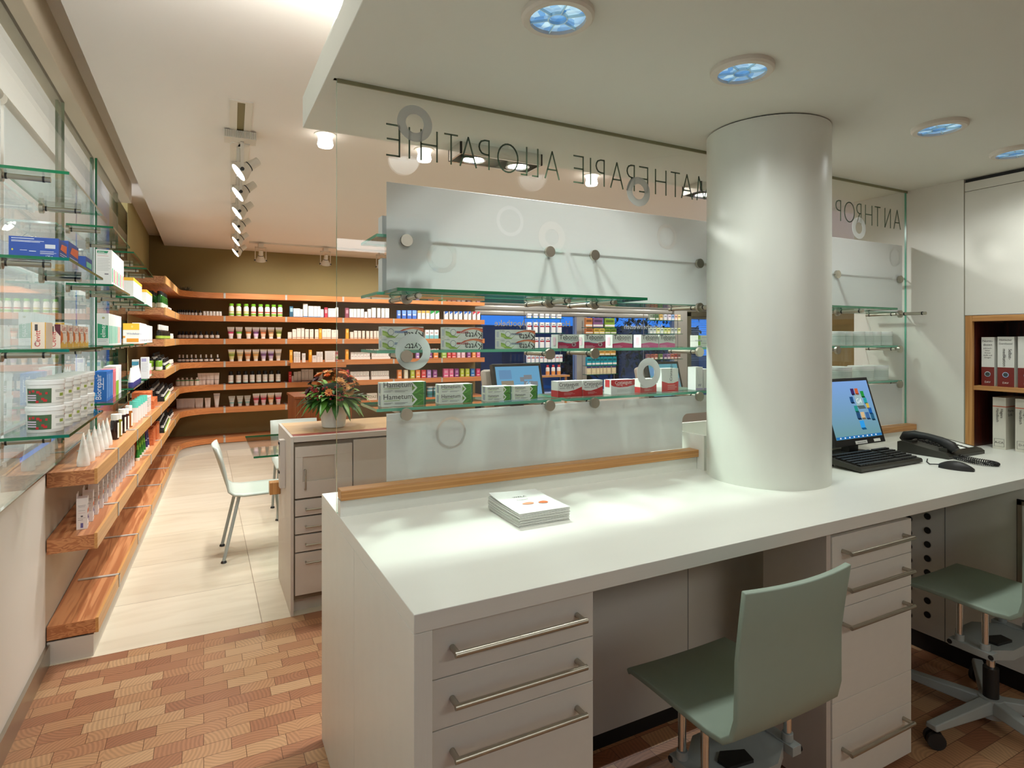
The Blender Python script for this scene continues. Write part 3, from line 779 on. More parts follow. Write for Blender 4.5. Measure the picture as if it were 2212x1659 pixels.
CUB = [(.028, .245, .026, (60, 40, 90)), (.06, .245, .026, (196, 92, 52)), (.005, .205, .026, (34, 74, 120)), (.045, .185, .056, (150, 176, 178)), (.10, .23, .026, (40, 140, 60)), (.11, .197, .024, (40, 150, 150)),
       (.118, .172, .022, (200, 170, 70)), (.125, .145, .026, (30, 90, 160)), (.02, .16, .026, (40, 140, 130)), (.022, .125, .028, (40, 74, 112)), (.056, .125, .028, (206, 176, 130)), (.092, .122, .028, (60, 100, 150)), (.03, .078, .034, (50, 150, 220)), (.13, .115, .026, (40, 90, 120))]
for x, z, s_, c in CUB:
    d = tuple(int(q * .55) for q in c)
    mb.poly([(x, -.0016, z), (x + s_, -.0016, z), (x + s_, -.0016, z + s_), (x, -.0016, z + s_)], scr(*c))
    mb.poly([(x, -.0016, z), (x + s_ * .2, -.0016, z - s_ * .3), (x + s_ * 1.2, -.0016, z - s_ * .3), (x + s_, -.0016, z)], scr(*d))
mb.text('G4', .034, (.05, -.0018, .197), (1, 0, 0), (0, 0, 1), scr(226, 236, 240))
mb.box(-W_ / 2 + .017, W_ / 2 - .017, -.0016, -.0013, .033, .045, scr(40, 110, 170))
for k in range(9): mb.box(-.15 + k * .034, -.14 + k * .034, -.0019, -.0017, .036, .042, scr(220, 230, 240))
o = mb.build('screen_picture', t); tilt(o)
mb = MB().box(-.045, .045, -.002, 0, .004, .019, PAPER).text('HINWEIS BEACHTEN', .007, (0, -.0022, .0085), (1, 0, 0), (0, 0, 1), INK, 'C'); o = mb.build('note_strip', t); tilt(o)
mb = MB().box(.10, .15, -.002, 0, .006, .02, PAPER); o = mb.build('note_strip', t); tilt(o)
MB().box(-.035, .035, -.01, .03, 0, .075, DKPL).build('stand', t); MB().lathe([(.11, 0), (.11, .008), (.09, .014)], DKPL, 28, 0, -.005, 1.1, .8).build('foot', t)
# keyboard
t = thing('keyboard', 'black computer keyboard with raised rear feet in front of the monitor', 'keyboard', (2.65, 1.6, DESK))
MB().prism_x([(-.085, .004), (.085, .018), (.085, .04), (.07, .042), (-.08, .022), (-.085, .016)], -.225, .225, ANTH).build('housing', t, bevel=.002)
mb = MB(); sl = (.042 - .022) / .15
for r in range(6):
    y = -.062 + r * .0235 + (.006 if r == 5 else 0); x = -.208
    while x < .205:
        wk = .0165 if not (r == 0 and -.12 < x < .0) else .1
        if not (.068 < x < .078 or .138 < x < .147):
            zb = .0225 + sl * (y + .08)
            mb.box(x, x + wk, y - .009, y + .0085, zb, zb + .007, DKPL)
        x += wk + .0025
mb.build('keys', t)
for sx_ in (-.2, .2): MB().box(sx_ - .012, sx_ + .012, .062, .07, 0, .018, DKPL).build('foot', t)
# mouse and its cable
t = thing('computer_mouse', 'black computer mouse with thin cable by the coiled telephone cord', 'mouse', (2.865, 1.375, DESK), .25)
mb = MB(); vs = []; fs = []; n = 12
for i in range(n + 1):
    q = i / n; y = .062 - .124 * q; hw = .031 * (math.sin(PI * min(1, max(.02, q * .92 + .05))) ** .45); hh = .036 * (math.sin(PI * (q * .8 + .12)) ** .8)
    for k in range(9): a = PI * k / 8; vs.append((hw * math.cos(a), y, hh * math.sin(a) ** .8))
for i in range(n):
    for k in range(8): a = i * 9 + k; fs.append((a, a + 1, a + 10, a + 9))
fs += [tuple(range(8, -1, -1)), tuple(n * 9 + k for k in range(9))]
mb.add(vs, fs, DKPL).build('body', t)
MB().tube([(0, .06, .012), (.02, .10, .004), (.075, .125, .003), (.15, .14, .003)], .0022, DKPL, 8).build('cable', t)
# telephone
t = thing('telephone', 'black desk telephone with handset and white key strip by the niche', 'telephone', (3.215, 1.615, DESK))
MB().prism_x([(-.115, 0), (.115, 0), (.115, .05), (.10, .056), (-.10, .026), (-.115, .016)], -.155, .165, ANTH).build('base', t, bevel=.004)
mb = MB(); zt = lambda y: .026 + (y + .1) * .15 + .0008
for k in range(2):
    x0 = .02 + k * .075
    mb.add([(x0, -.08, zt(-.08)), (x0 + .05, -.08, zt(-.08)), (x0 + .05, .09, zt(.09)), (x0, .09, zt(.09))], [(0, 1, 2, 3)], PAPER)
for r in range(10):
    for c in range(3):
        y = -.075 + r * .017; x = -.055 + c * .02
        mb.box(x, x + .013, y, y + .010, zt(y) - .003, zt(y) + .005, DKPL)
    mb.box(.073, .083, y, y + .008, zt(y) - .003, zt(y) + .004, DKPL)
mb.build('keypad', t)
hp = [(-.105, .115, .055), (-.105, .10, .075), (-.105, .06, .088), (-.105, 0, .087), (-.105, -.06, .075), (-.105, -.10, .055), (-.105, -.118, .038)]
h = MB().tube(hp, [.018, .025, .019, .016, .019, .026, .02], DKPL, 12).build('handset', t)
MB().box(-.13, -.08, .06, .105, .03, .06, ANTH).build('cradle', t); MB().box(-.13, -.08, -.095, -.06, .02, .046, ANTH).build('cradle', t)
path = [Vector(p) for p in [(-.14, -.13, .012), (-.165, -.2, .010), (-.165, -.26, .010), (-.13, -.295, .010), (-.10, -.26, .010), (-.095, -.19, .010), (-.085, -.125, .014)]]
def smooth_path(pts, n):
    r = []
    for i in range(len(pts) - 1):
        p0 = pts[max(i - 1, 0)]; p1 = pts[i]; p2 = pts[i + 1]; p3 = pts[min(i + 2, len(pts) - 1)]
        for k in range(n):
            q = k / n; r.append(.5 * ((2 * p1) + (p2 - p0) * q + (2 * p0 - 5 * p1 + 4 * p2 - p3) * q * q + (3 * p1 - p0 - 3 * p2 + p3) * q ** 3))
    return r + [pts[-1]]
cp = smooth_path(path, 60); hel = []
for i, p in enumerate(cp):
    d = (cp[min(i + 1, len(cp) - 1)] - cp[max(i - 1, 0)]).normalized(); a = d.cross(Vector((0, 0, 1))).normalized(); u = Vector((0, 0, 1))
    an = i * .9; hel.append(p + a * math.cos(an) * .0065 + u * math.sin(an) * .0065)
MB().tube(hel, .0021, DKPL, 6).build('coiled_cord', t)

# ================================================================== SWIVEL CHAIRS
def swivel_chair(label, x, y, turn=0.0):
    t = thing('swivel_chair', label, 'chair', (x, y, 0), 0, 'grey green swivel chairs at the worktop')
    prof = [(.197, .490), (.185, .499), (.10, .501), (-.02, .498), (-.11, .497), (-.155, .503), (-.185, .525), (-.200, .565), (-.206, .63), (-.212, .70), (-.222, .78), (-.236, .875)]
    nx = 13; vs = []; fs = []
    for i, (py, pz) in enumerate(prof):
        hw = .192 if i < 7 else .192 - .006 * math.sin((i - 6) / 6 * PI)
        for k in range(nx):
            q = -1 + 2 * k / (nx - 1)
            cv = .022 * q * q * (min(1, max(0, (i - 5) / 4)))
            cz = .010 * q * q * (1 - min(1, max(0, (i - 3) / 3)))
            vs.append((q * hw, py + cv, pz + cz * .4))
    for i in range(len(prof) - 1):
        for k in range(nx - 1): a = i * nx + k; fs.append((a, a + 1, a + nx + 1, a + nx))
    o = MB().add(vs, fs, SEATM).build('seat_shell', t)
    sd = o.modifiers.new('plywood', 'SOLIDIFY'); sd.thickness = .016; sd.offset = 1 
    bv = o.modifiers.new('edge', 'BEVEL'); bv.width = .003; bv.segments = 2; bv.limit_method = 'ANGLE'; bv.angle_limit = 1.0
    for sx in (-1, 1):
        for yy in (.02, -.06): MB().cyl((sx * .155, yy - .01, .33), (sx * .155, yy - .01, .492), .0105, CHROME, 16).build('post', t)
        b = MB().box(sx * .155 - .017, sx * .155 + .017, -.10, .04, .315, .34, GREYM).cyl((sx * .172, -.095, .328), (sx * .174, -.095, .328), .009, DKPL, 12).cyl((sx * .172, .035, .328), (sx * .174, .035, .328), .009, DKPL, 12)
        for yy in (.01, -.07): b.cyl((sx * .155, yy, .34), (sx * .155, yy, .362), .015, GREYM, 14)
        b.build('bracket', t, bevel=.003)
    o = MB().prism([(-.14, -.07), (-.06, -.115), (.06, -.115), (.14, -.07), (.14, .01), (.06, .07), (-.06, .07), (-.14, .01)], .30, .335, GREYM).build('mechanism', t, bevel=.008)
    MB().prism([(-.075, -.075), (.005, -.085), (.015, -.045), (-.05, -.02), (-.08, -.04)], .336, .344, DKPL).build('lever', t, bevel=.002)
    MB().cyl((0, -.02, .20), (0, -.02, .30), .014, CHROME, 18).build('gas_piston', t)
    MB().cyl((0, -.02, .08), (0, -.02, .215), .025, DKPL, 22).build('column_sleeve', t)
    MB().cyl((0, -.02, .035), (0, -.02, .105), .04, GREYM, 22).build('hub', t)
    for k in range(5):
        a = math.radians(175 - 72 * k) + turn; L = .345; c, s = math.cos(a), math.sin(a)
        def R(l, wd, z): return (c * l - s * wd, s * l + c * wd - .02, z)
        m = MB(); vs = []
        for l, w1, z0, z1 in ((.02, .026, .055, .102), (L, .021, .067, .088)):
            vs += [R(l, -w1, z0), R(l, w1, z0), R(l, w1 * .8, z1), R(l, -w1 * .8, z1)]
        m.add(vs, [(0, 1, 2, 3), (7, 6, 5, 4), (0, 4, 5, 1), (1, 5, 6, 2), (2, 6, 7, 3), (3, 7, 4, 0)], GREYM)
        arm = m.build('base_arm', t, bevel=.004)
        p = Vector(R(L - .02, 0, .030)); ax = Vector((-s, c, 0)); ca = ax if k % 2 else Vector((c, s, 0)) * .6 + ax * .8
        ca.normalize(); m = MB()
        for sg in (-1, 1): m.cyl(p + ca * sg * .006, p + ca * sg * .021, .0295, DKPL, 20)
        m.cyl(p + Vector((0, 0, .0)), p + Vector((0, 0, .042)), .007, DKPL, 10)
        m.build('castor', arm)
    return t
swivel_chair('grey green swivel chair with moulded plywood shell turned with its back to us', 1.277, 1.172, .3)
swivel_chair('grey green swivel chair beside the perforated panel, shown with its star base', 2.625, 1.165)

# ================================================================== LAMPS
BLUEGLINT = bpy.data.materials.new('painted_blue_glints'); BLUEGLINT.use_nodes = True  # blue window glints painted into the colour and a faint glow
nt = BLUEGLINT.node_tree; b = nt.nodes['Principled BSDF']; vo = nt.nodes.new('ShaderNodeTexVoronoi'); vo.inputs['Scale'].default_value = 38
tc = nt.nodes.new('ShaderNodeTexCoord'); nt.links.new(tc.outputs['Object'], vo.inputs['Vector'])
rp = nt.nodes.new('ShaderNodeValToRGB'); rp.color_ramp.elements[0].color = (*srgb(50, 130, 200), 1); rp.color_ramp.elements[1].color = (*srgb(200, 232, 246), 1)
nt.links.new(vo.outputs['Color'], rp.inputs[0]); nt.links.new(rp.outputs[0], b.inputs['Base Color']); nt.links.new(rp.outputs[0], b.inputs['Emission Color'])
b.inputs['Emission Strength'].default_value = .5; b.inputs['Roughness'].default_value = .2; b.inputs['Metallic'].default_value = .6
SPOKE = flat(srgb(200, 232, 244), .2, .4, name='pale_lamp_grid')
lampwhere = ['nearest to the photographer, at the upper frame edge', 'in front of the column', 'beyond the column toward the white wall', 'over the book niche']
for k, (x, y) in enumerate(CANOPY):
    t = thing('recessed_ceiling_lamp', f'round recessed lamp with painted blue glints {lampwhere[k]}', 'lamp', (x, y, 2.282), 0, 'recessed lamps over the worktop')
    MB().lathe([(.072, -.018), (.088, -.018), (.094, -.012), (.094, 0), (.072, 0), (.072, -.018)], LAMPW, 40).build('ring_trim', t)
    m = MB(); n = 40
    m.lathe([(.0, -.001), (.045, -.002), (.072, -.008)], BLUEGLINT, 40); m.build('reflector', t)
    m = MB(); m.lathe([(.023, -.016), (.026, -.016), (.026, -.008), (.023, -.008), (.023, -.016)], SPOKE, 24)
    for q in range(6):
        a = q * PI / 3 + .3; c, s = math.cos(a), math.sin(a)
        m.add([(c * .025 - s * .0013, s * .025 + c * .0013, -.016), (c * .025 + s * .0013, s * .025 - c * .0013, -.016), (c * .072 + s * .0013, s * .072 - c * .0013, -.016), (c * .072 - s * .0013, s * .072 + c * .0013, -.016),
               (c * .025 - s * .0013, s * .025 + c * .0013, -.009), (c * .025 + s * .0013, s * .025 - c * .0013, -.009), (c * .072 + s * .0013, s * .072 - c * .0013, -.009), (c * .072 - s * .0013, s * .072 + c * .0013, -.009)],
              [(0, 1, 2, 3), (7, 6, 5, 4), (0, 4, 5, 1), (1, 5, 6, 2), (2, 6, 7, 3), (3, 7, 4, 0)], SPOKE)
    m.build('louvre_grid', t)
for k, x in enumerate((1.16, 2.53)):
    t = thing('twin_spotlight', ('twin chrome spotlight box glaring behind the lettering over the glass partition', 'twin chrome spotlight box at the canopy edge close to the column')[k], 'lamp', (x, 2.385, 2.282), 0, 'twin spotlights at the canopy edge')
    MB().box(-.20, .20, -.07, -.062, -.05, 0, CHROME).box(-.20, .20, .062, .07, -.05, 0, CHROME).box(-.20, -.192, -.07, .07, -.05, 0, CHROME).box(.192, .20, -.07, .07, -.05, 0, CHROME).build('frame', t)
    for sx in (-.11, .11):
        o = MB().lathe([(.025, .0), (.05, -.03), (.055, -.052), (.051, -.052), (.046, -.035)], CHROME, 28).build('lamp_head', t, (sx, 0, 0))
        MB().lathe([(.0, -.049), (.044, -.048)], GLOW, 24).build('lit_bulb', o)
dn = ['beside the free edge of the glass partition', 'seen through the lettering near the canopy edge', 'seen through the lettering at the middle of the glass']
for k, (x, y) in enumerate(DOWN):
    t = thing('downlight', f'small glowing ceiling downlight {dn[k]}', 'lamp', (x, y, 2.65), 0, 'glowing downlights in the shop ceiling')
    MB().lathe([(.05, -.004), (.062, -.004), (.062, 0), (.05, 0), (.05, -.004)], LAMPW, 28).build('ring_trim', t)
    MB().lathe([(.0, -.075), (.040, -.074), (.046, -.06), (.040, -.03), (.046, 0)], GLOWD, 26).build('glass_cup', t)
t = thing('cove_lamp', 'uplight tube lying on top of the ceiling canopy', 'lamp', (.62, 1.75, 2.405))
MB().box(-.04, .04, -.6, .6, .0, .02, LAMPW).build('housing', t)
MB().cyl((0, -.56, .033), (0, .56, .033), .013, emit('lit_tube', (1, 1, .9), 6), 12).build('tube', t)

trk = lambda y: .17 + .0385 * (y - 3.3)
t = thing('ceiling_track', 'recessed white power track running along the window side of the ceiling', 'track', (trk(3.3), 3.3, 2.65), -math.atan(.0385), 'power tracks of the shop ceiling')
MB().box(-.055, -.018, 0, 4.7, -.006, 0, LAMPW).box(.018, .055, 0, 4.7, -.006, 0, LAMPW).box(-.055, .055, -.02, 0, -.006, 0, LAMPW).build('rail', t)
MB().box(-.018, .018, 0, 4.7, -.002, 0, S(120, 108, 66)).build('slot', t)
m = MB().box(-.085, .085, .44, .56, -.05, -.0065, LAMPW)
for q in range(15): m.box(-.08 + q * .0113, -.075 + q * .0113, .436, .44, -.046, -.008, S(186, 178, 160))
m.build('feed_box', t)
t = thing('ceiling_track', 'white power track along the back wall of the shop', 'track', (.5, 8.0, 2.65), 0, 'power tracks of the shop ceiling')
MB().box(0, 3.6, -.018, .018, -.022, 0, LAMPW).build('rail', t)
def spotlight(label, loc, rz, tiltdeg, group, lit):
    """yoke spotlight: local x is the aiming side"""
    t = thing('track_spotlight', label, 'lamp', loc, rz, group)
    MB().box(-.05, .05, -.03, .03, -.05, 0, LAMPW).build('adapter', t, bevel=.002)
    MB().box(-.009, .009, -.066, -.058, -.22, -.04, LAMPW).box(-.009, .009, .058, .066, -.22, -.04, LAMPW).box(-.009, .009, -.066, .066, -.05, -.038, LAMPW).build('yoke', t)
    a = math.radians(tiltdeg); d = Vector((math.sin(a), 0, -math.cos(a))); c = Vector((0, 0, -.205))
    rot = d.to_track_quat('-Z', 'Y').to_euler()
    m = MB().lathe([(.0, .13), (.024, .128), (.028, .06), (.055, .012), (.058, -.012), (.054, -.012), (.052, .0)], LAMPW, 26); m.lathe([(.0285, .064), (.0305, .064), (.0305, .058), (.0285, .058)], DKPL, 20)
    h = m.build('lamp_head', t, c); h.rotation_euler = rot
    MB().lathe([(.0, -.006), (.052, -.008)], lit, 24).build('lit_face', h)
    for sg in (-1, 1): MB().cyl((0, sg * .058, 0), (0, sg * .074, 0), .011, DKPL, 14).build('knob', t, c)
    return t
sp = [3.86, 4.45, 5.12, 5.82, 6.62, 7.5]
for k, y in enumerate(sp):
    x = trk(y); spotlight(f'{ORD[k]} white spotlight along the window side track, lit and aimed at the wall shelves', (x, y, 2.644), PI + .12, 52, 'spotlights on the window side track', GLOW)
    spot('track_beam', (x - .06, y, 2.40), (-.42, y + .1, .75), 60, WARM, 85, .7, .045)
SPOTREF = brushed('lamp_reflector', srgb(220, 214, 204), .15)
for k, u in enumerate((563, 703, 823, 945, 1065)):
    x, _ = PY(u, 540, 8.0); x = min(x, 3.9)
    spotlight(f'{ORD[k]} white spotlight along the back wall track, aimed at the fir shelves', (x, 8.0, 2.628), PI / 2 + .0, 24, 'spotlights on the back wall track', GLOWD if k % 2 else SPOTREF)
    spot('track_beam', (x, 8.0, 2.40), (x + .1, 8.75, 1.6), 34, WARM, 130, .9, .045)

# ================================================================== SALES COUNTER, CHAIRS, TABLE
t = thing('sales_counter', 'long grey beige sales counter with oak top and red stripe behind the glass', 'counter', (0, 0, 0))
CX0, CX1, CY0, CY1, CZ = .402, 4.05, 3.27, 3.84, .935
MB().box(CX0 + .016, CX1, CY0 + .02, CY1, .075, .90, S(120, 104, 84)).build('body', t)
MB().box(CX0, CX0 + .015, CY0, CY1, 0, CZ, GREYL).build('end_panel', t, bevel=.001)
MB().box(CX0 + .0155, CX1, CY0, CY0 + .022, .906, CZ, GREYL).build('front_rail', t, bevel=.001)
MB().box(CX0 + .016, CX1, CY0 + .023, CY0 + .1, .902, CZ - .001, S(146, 66, 52, .5)).build('red_stripe', t)
MB().box(CX0 + .016, CX1, CY0 + .101, CY1, .902, CZ - .0005, COUNTEROAK).build('oak_top', t)
MB().box(CX0 + .02, CX1, CY0 + .06, CY0 + .08, 0, .075, GREYL).build('plinth', t)
dx1 = .72
def frame_box(m, x0, x1, z0, z1, a0, a1, b0, b1, y0, y1, mat):
    m.box(x0, x1, y0, y1, z0, b0, mat).box(x0, x1, y0, y1, b1, z1, mat).box(x0, a0, y0, y1, b0, b1, mat).box(a1, x1, y0, y1, b0, b1, mat)
_, zt_ = PY(632, 967, CY0); _, zb_ = PY(632, 1079, CY0)
m = MB(); frame_box(m, CX0 + .022, dx1, zb_, zt_, .462, .626, zb_ + .085, zt_ - .055, CY0 + .002, CY0 + .018, GREYL)
d = m.build('door', t, bevel=.001)
MB().box(.462, .626, CY0 + .0125, CY0 + .018, zb_ + .085, zt_ - .055, S(196, 184, 168)).build('recess_panel', d)
MB().tube([(.474, CY0 + .012, zt_ - .125), (.474, CY0 - .014, zt_ - .12), (.474, CY0 - .014, zt_ - .225), (.474, CY0 + .012, zt_ - .22)], .0045, STEEL, 10).build('handle', d)
zz = [PY(632, v, CY0)[1] for v in (1081.5, 1119, 1158, 1197, 1291)]
for k in range(4):
    d = MB().box(CX0 + .022, dx1, CY0 + .002, CY0 + .018, zz[k + 1] + .004, zz[k] - .004, GREYL).build('drawer', t, bevel=.001)
    hz = zz[k] - .052
    handle(d, .478, dx1 - .06, CY0 + .002, hz, .0048, .026)
MB().box(dx1 + .006, 2.2, CY0 + .002, CY0 + .018, .08, .896, GREYL).build('front_panel', t)
MB().box(2.206, CX1, CY0 + .002, CY0 + .018, .08, .896, GREYL).build('front_panel', t)
MB().box(CX0 - .06, CX0 - .001, 3.72, 3.785, .535, .605, OAKZ).build('bumper_block', t, bevel=.002)
mb = MB().box(CX0 - .028, CX0 - .001, 3.50, 3.56, .62, .885, GREYL); mb.box(CX0 - .03, CX0 - .028, 3.51, 3.52, .80, .87, DKPL)
for z in (.70, .86): mb.box(CX0 - .033, CX0 - .028, 3.51, 3.55, z, z + .012, DKPL)
mb.build('leaflet_holder', t)

def shop_chair(label, x, y, rz):
    """local: facing +y; low back"""
    t = thing('stacking_chair', label, 'chair', (x, y, 0), rz, 'pale sage chairs of the shop')
    prof = [(.20, .418), (.19, .426), (.05, .430), (-.10, .428), (-.155, .436), (-.185, .46), (-.20, .50), (-.225, .58), (-.25, .66), (-.278, .745)]
    nx = 9; vs = []; fs = []
    for i, (py, pz) in enumerate(prof):
        for k in range(nx):
            q = -1 + 2 * k / (nx - 1); vs.append((q * .19, py + .025 * q * q * min(1, max(0, (i - 5) / 3)), pz))
    for i in range(len(prof) - 1):
        for k in range(nx - 1): a = i * nx + k; fs.append((a, a + 1, a + nx + 1, a + nx))
    o = MB().add(vs, fs, SAGE).build('seat_shell', t)
    sd = o.modifiers.new('thickness', 'SOLIDIFY'); sd.thickness = .014; sd.offset = 1
    for sx in (-1, 1):
        for (ya, yb) in ((.12, .17), (-.13, -.22)):
            l = MB().tube([(sx * .165, ya, .415), (sx * .178, yb, .012)], .0105, GREYM, 12).build('leg', t)
            MB().lathe([(.016, 0), (.018, .004), (.013, .014)], DKPL, 14, sx * .178, yb).build('glide', l)
    return t
shop_chair('pale sage chair standing on the stone floor by the counter end', .335, 4.43, -PI / 2)
shop_chair('pale sage chair behind the sales counter, only its back showing', .70, 5.22, PI)
t = thing('glass_table', 'small glass table whose corner shows beside the counter end', 'table', (0, 0, 0))
MB().box6(.27, 1.35, 3.93, 4.78, .718, .73, [SHELFG, SHELFG, GEDGE, GEDGE, GEDGE, GEDGE]).build('glass_top', t)
for x in (.62, 1.25):
    for y in (4.05, 4.66): MB().cyl((x, y, 0), (x, y, .718), .018, GREYM, 14).build('leg', t)
t = thing('wooden_cabinet', 'brown wooden cabinet side standing behind the flower pot', 'cabinet', (0, 0, 0))
x0, z1 = PY(637, 862, 5.6); x1, _ = PY(760, 862, 5.6)
MB().box(x0, x1, 5.6, 6.1, 0.0, z1, BROWNP).build('body', t, bevel=.002)
MB().box(x0 - .01, x1 + .01, 5.59, 6.11, z1, z1 + .02, BROWNP).build('top', t, bevel=.002)

# touch terminals
def terminal(x0, x1, y, z0, z1, label, turn, tone):
    t = thing('touch_terminal', label, 'monitor', ((x0 + x1) / 2, y, CZ), turn, 'touch terminals on the sales counter')
    W = x1 - x0; Hh = z1 - z0; sh = z0 - CZ
    def til(o): o.location = (0, -.03, sh); o.rotation_euler = (-math.radians(16), 0, 0)
    o = MB().box(-W / 2, W / 2, 0, .04, 0, Hh, ANTH).build('housing', t, bevel=.004); til(o)
    o = MB().box(-W / 2 + .02, W / 2 - .02, -.001, -.0002, .02, Hh - .02, emit('terminal_screen', srgb(*tone), .8)).build('screen', t); til(o)
    m = MB(); c1 = scr(124, 128, 132); c2 = scr(100, 140, 176); c3 = scr(140, 130, 110)
    m.box(-.14, -.05, -.0014, -.0011, Hh * .62, Hh * .84, c2).box(-.13, -.04, -.0014, -.0011, Hh * .42, Hh * .58, c3)
    for qx, qz, s_ in ((.02, .55, .03), (.05, .60, .03), (.08, .60, .03), (.045, .45, .03), (.085, .45, .03), (.115, .42, .035), (.04, .34, .04), (.09, .30, .05)): m.box(qx - .01, qx - .01 + s_, -.0014, -.0011, Hh * qz, Hh * qz + s_, c1)
    m.text('G4', .03, (.05, -.0016, Hh * .46), (1, 0, 0), (0, 0, 1), scr(190, 220, 240))
    o = m.build('screen_picture', t); til(o)
    o = MB().box(-W / 2 - .05, -W / 2 + .06, .045, .10, .0, Hh * .92, S(176, 166, 152)).build('rear_shell', t, bevel=.02); til(o)
    MB().box(-.09, .09, -.04, .12, 0, .02, ANTH).build('foot', t); MB().box(-.04, .04, .02, .06, .015, sh + .06, ANTH).build('stand', t)
terminal(1.655, 2.02, 3.42, 1.02, 1.295, 'grey touch terminal with blue screen behind the green striped cartons', 0, (110, 168, 204))
terminal(2.93, 3.25, 3.42, 1.0, 1.285, 'grey touch terminal with teal screen behind the frosted ring', 0, (98, 156, 166))

# ------------------------------------------------------------------ flower arrangement
t = thing('flower_arrangement', 'dome of orange gerberas and roses with green leaves in a white pot', 'flowers', (.672, 3.545, CZ))
MB().lathe([(.058, 0), (.064, .004), (.086, .15), (.088, .155), (.082, .155), (.078, .13)], S(232, 228, 222, .35), 36).build('pot', t)
LEAF = [S(58, 104, 38, .4), S(84, 134, 46, .4), S(120, 164, 64, .4), S(44, 80, 34, .45)]
def leafmesh(m, p, d, ln, wd, mat, droop=.35):
    d = Vector(d).normalized(); sd = d.cross(Vector((0, 0, 1)))
    if sd.length < .05: sd = Vector((1, 0, 0))
    sd.normalize(); nn = sd.cross(d)
    vs = []; 
    for i, (q, wf) in enumerate(((0, .08), (.25, .8), (.5, 1), (.75, .75), (1, .04))):
        c = Vector(p) + d * ln * q - Vector((0, 0, 1)) * droop * ln * q * q
        vs += [c - sd * wd * wf + nn * wd * .25 * wf, c, c + sd * wd * wf + nn * wd * .25 * wf]
    fs = []
    for i in range(4):
        a = 3 * i; fs += [(a, a + 1, a + 4, a + 3), (a + 1, a + 2, a + 5, a + 4)]
    m.add(vs, fs, mat)
m = MB(); rnd = random.Random(3)
for k in range(190):
    a = rnd.uniform(0, 2 * PI); e = rnd.uniform(-.25, .9); r = rnd.uniform(.03, .13)
    p = (math.cos(a) * r, math.sin(a) * r, .15 + max(0, e) * .12 * rnd.random() + .01)
    d = (math.cos(a) * math.cos(e), math.sin(a) * math.cos(e), math.sin(e))
    leafmesh(m, p, d, rnd.uniform(.06, .12), rnd.uniform(.012, .022), rnd.choice(LEAF), rnd.uniform(.1, .7))
for k in range(26):
    a = k / 26 * 2 * PI + rnd.uniform(-.1, .1)
    leafmesh(m, (math.cos(a) * .07, math.sin(a) * .07, .165), (math.cos(a), math.sin(a), rnd.uniform(-.15, .35)), rnd.uniform(.10, .155), rnd.uniform(.018, .03), rnd.choice(LEAF[:3]), rnd.uniform(.4, .9))
m.lathe([(.07, .15), (.085, .19), (.08, .225), (.05, .25), (0, .26)], S(30, 50, 22, .8), 14)
m.build('foliage', t)
def petals(rad, n, col, lift, layers=1, wd=.45):
    m = MB()
    for L in range(layers):
        rr = rad * (1 - .28 * L)
        for k in range(n):
            a = (k + .5 * L) / n * 2 * PI; c, s = math.cos(a), math.sin(a); wv = rr * PI / n * wd * 2
            z1 = lift + L * rad * .16
            m.add([(c * rr * .2, s * rr * .2, 0), (c * rr * .6 - s * wv, s * rr * .6 + c * wv, z1 * .7), (c * rr, s * rr, z1), (c * rr * .6 + s * wv, s * rr * .6 - c * wv, z1 * .7)], [(0, 3, 2, 1)], col)
    return m
def flower(col, ccol, rad, n, pos, lift, layers, name, lab=None):
    o = petals(rad, n, col, lift, layers, .5).build(name, t, pos)
    d = Vector((pos[0], pos[1], pos[2] - .12)).normalized(); o.rotation_euler = d.to_track_quat('Z', 'Y').to_euler()
    MB().lathe([(rad * .30, .002), (rad * .26, rad * .1), (0, rad * .13)], ccol, 14).build('flower_centre', o)
    if lab: o['label'] = lab
OR1 = S(236, 128, 58, .6); OR2 = S(240, 158, 90, .6); OR3 = S(218, 98, 46, .6); PEACH = S(236, 176, 106, .6); RED = S(150, 34, 36, .5); DKR = S(70, 16, 26, .5)
flower(PEACH, DKR, .042, 22, (.055, -.115, .215), .008, 2, 'gerbera', 'large peach gerbera with dark red centre')
rnd = random.Random(11)
FL = []
for k in range(48):
    a = rnd.uniform(0, 2 * PI); e = rnd.uniform(.25, 1.45); R_ = .15
    FL.append((math.cos(a) * math.cos(e) * R_, math.sin(a) * math.cos(e) * R_, .16 + math.sin(e) * .165))
for k, p in enumerate(FL):
    flower([OR1, OR2, OR3, OR1, PEACH, DKR][k % 6], [OR3, DKR, OR1][k % 3], rnd.uniform(.018, .03), rnd.choice((8, 10, 12)), p, .012, 2, 'rose_blossom')
m = MB()
for k in range(46):
    a = rnd.uniform(PI * .9, PI * 1.6); e = rnd.uniform(.0, .7); R_ = rnd.uniform(.13, .165)
    m.lathe([(0, -.007), (.006, -.003), (.007, 0), (.005, .005), (0, .007)], RED, 8, math.cos(a) * math.cos(e) * R_, math.sin(a) * math.cos(e) * R_)
    for i in range(len(m.v) - 40, len(m.v)): m.v[i] = (m.v[i][0], m.v[i][1], m.v[i][2] + .165 + math.sin(e) * .12)
m.build('berries', t)
MB().tube(smooth_path([Vector(p) for p in [(-.10, -.08, .20), (-.05, -.05, .32), (.03, -.02, .335), (.10, .0, .29), (.13, .0, .20)]], 8), .0016, S(110, 60, 50), 6).build('twig_loop', t)
MB().tube(smooth_path([Vector(p) for p in [(-.05, -.15, .20), (.02, -.165, .19), (.08, -.15, .18), (.14, -.09, .17)]], 8), .0022, S(190, 96, 84), 6).build('twig_loop', t)

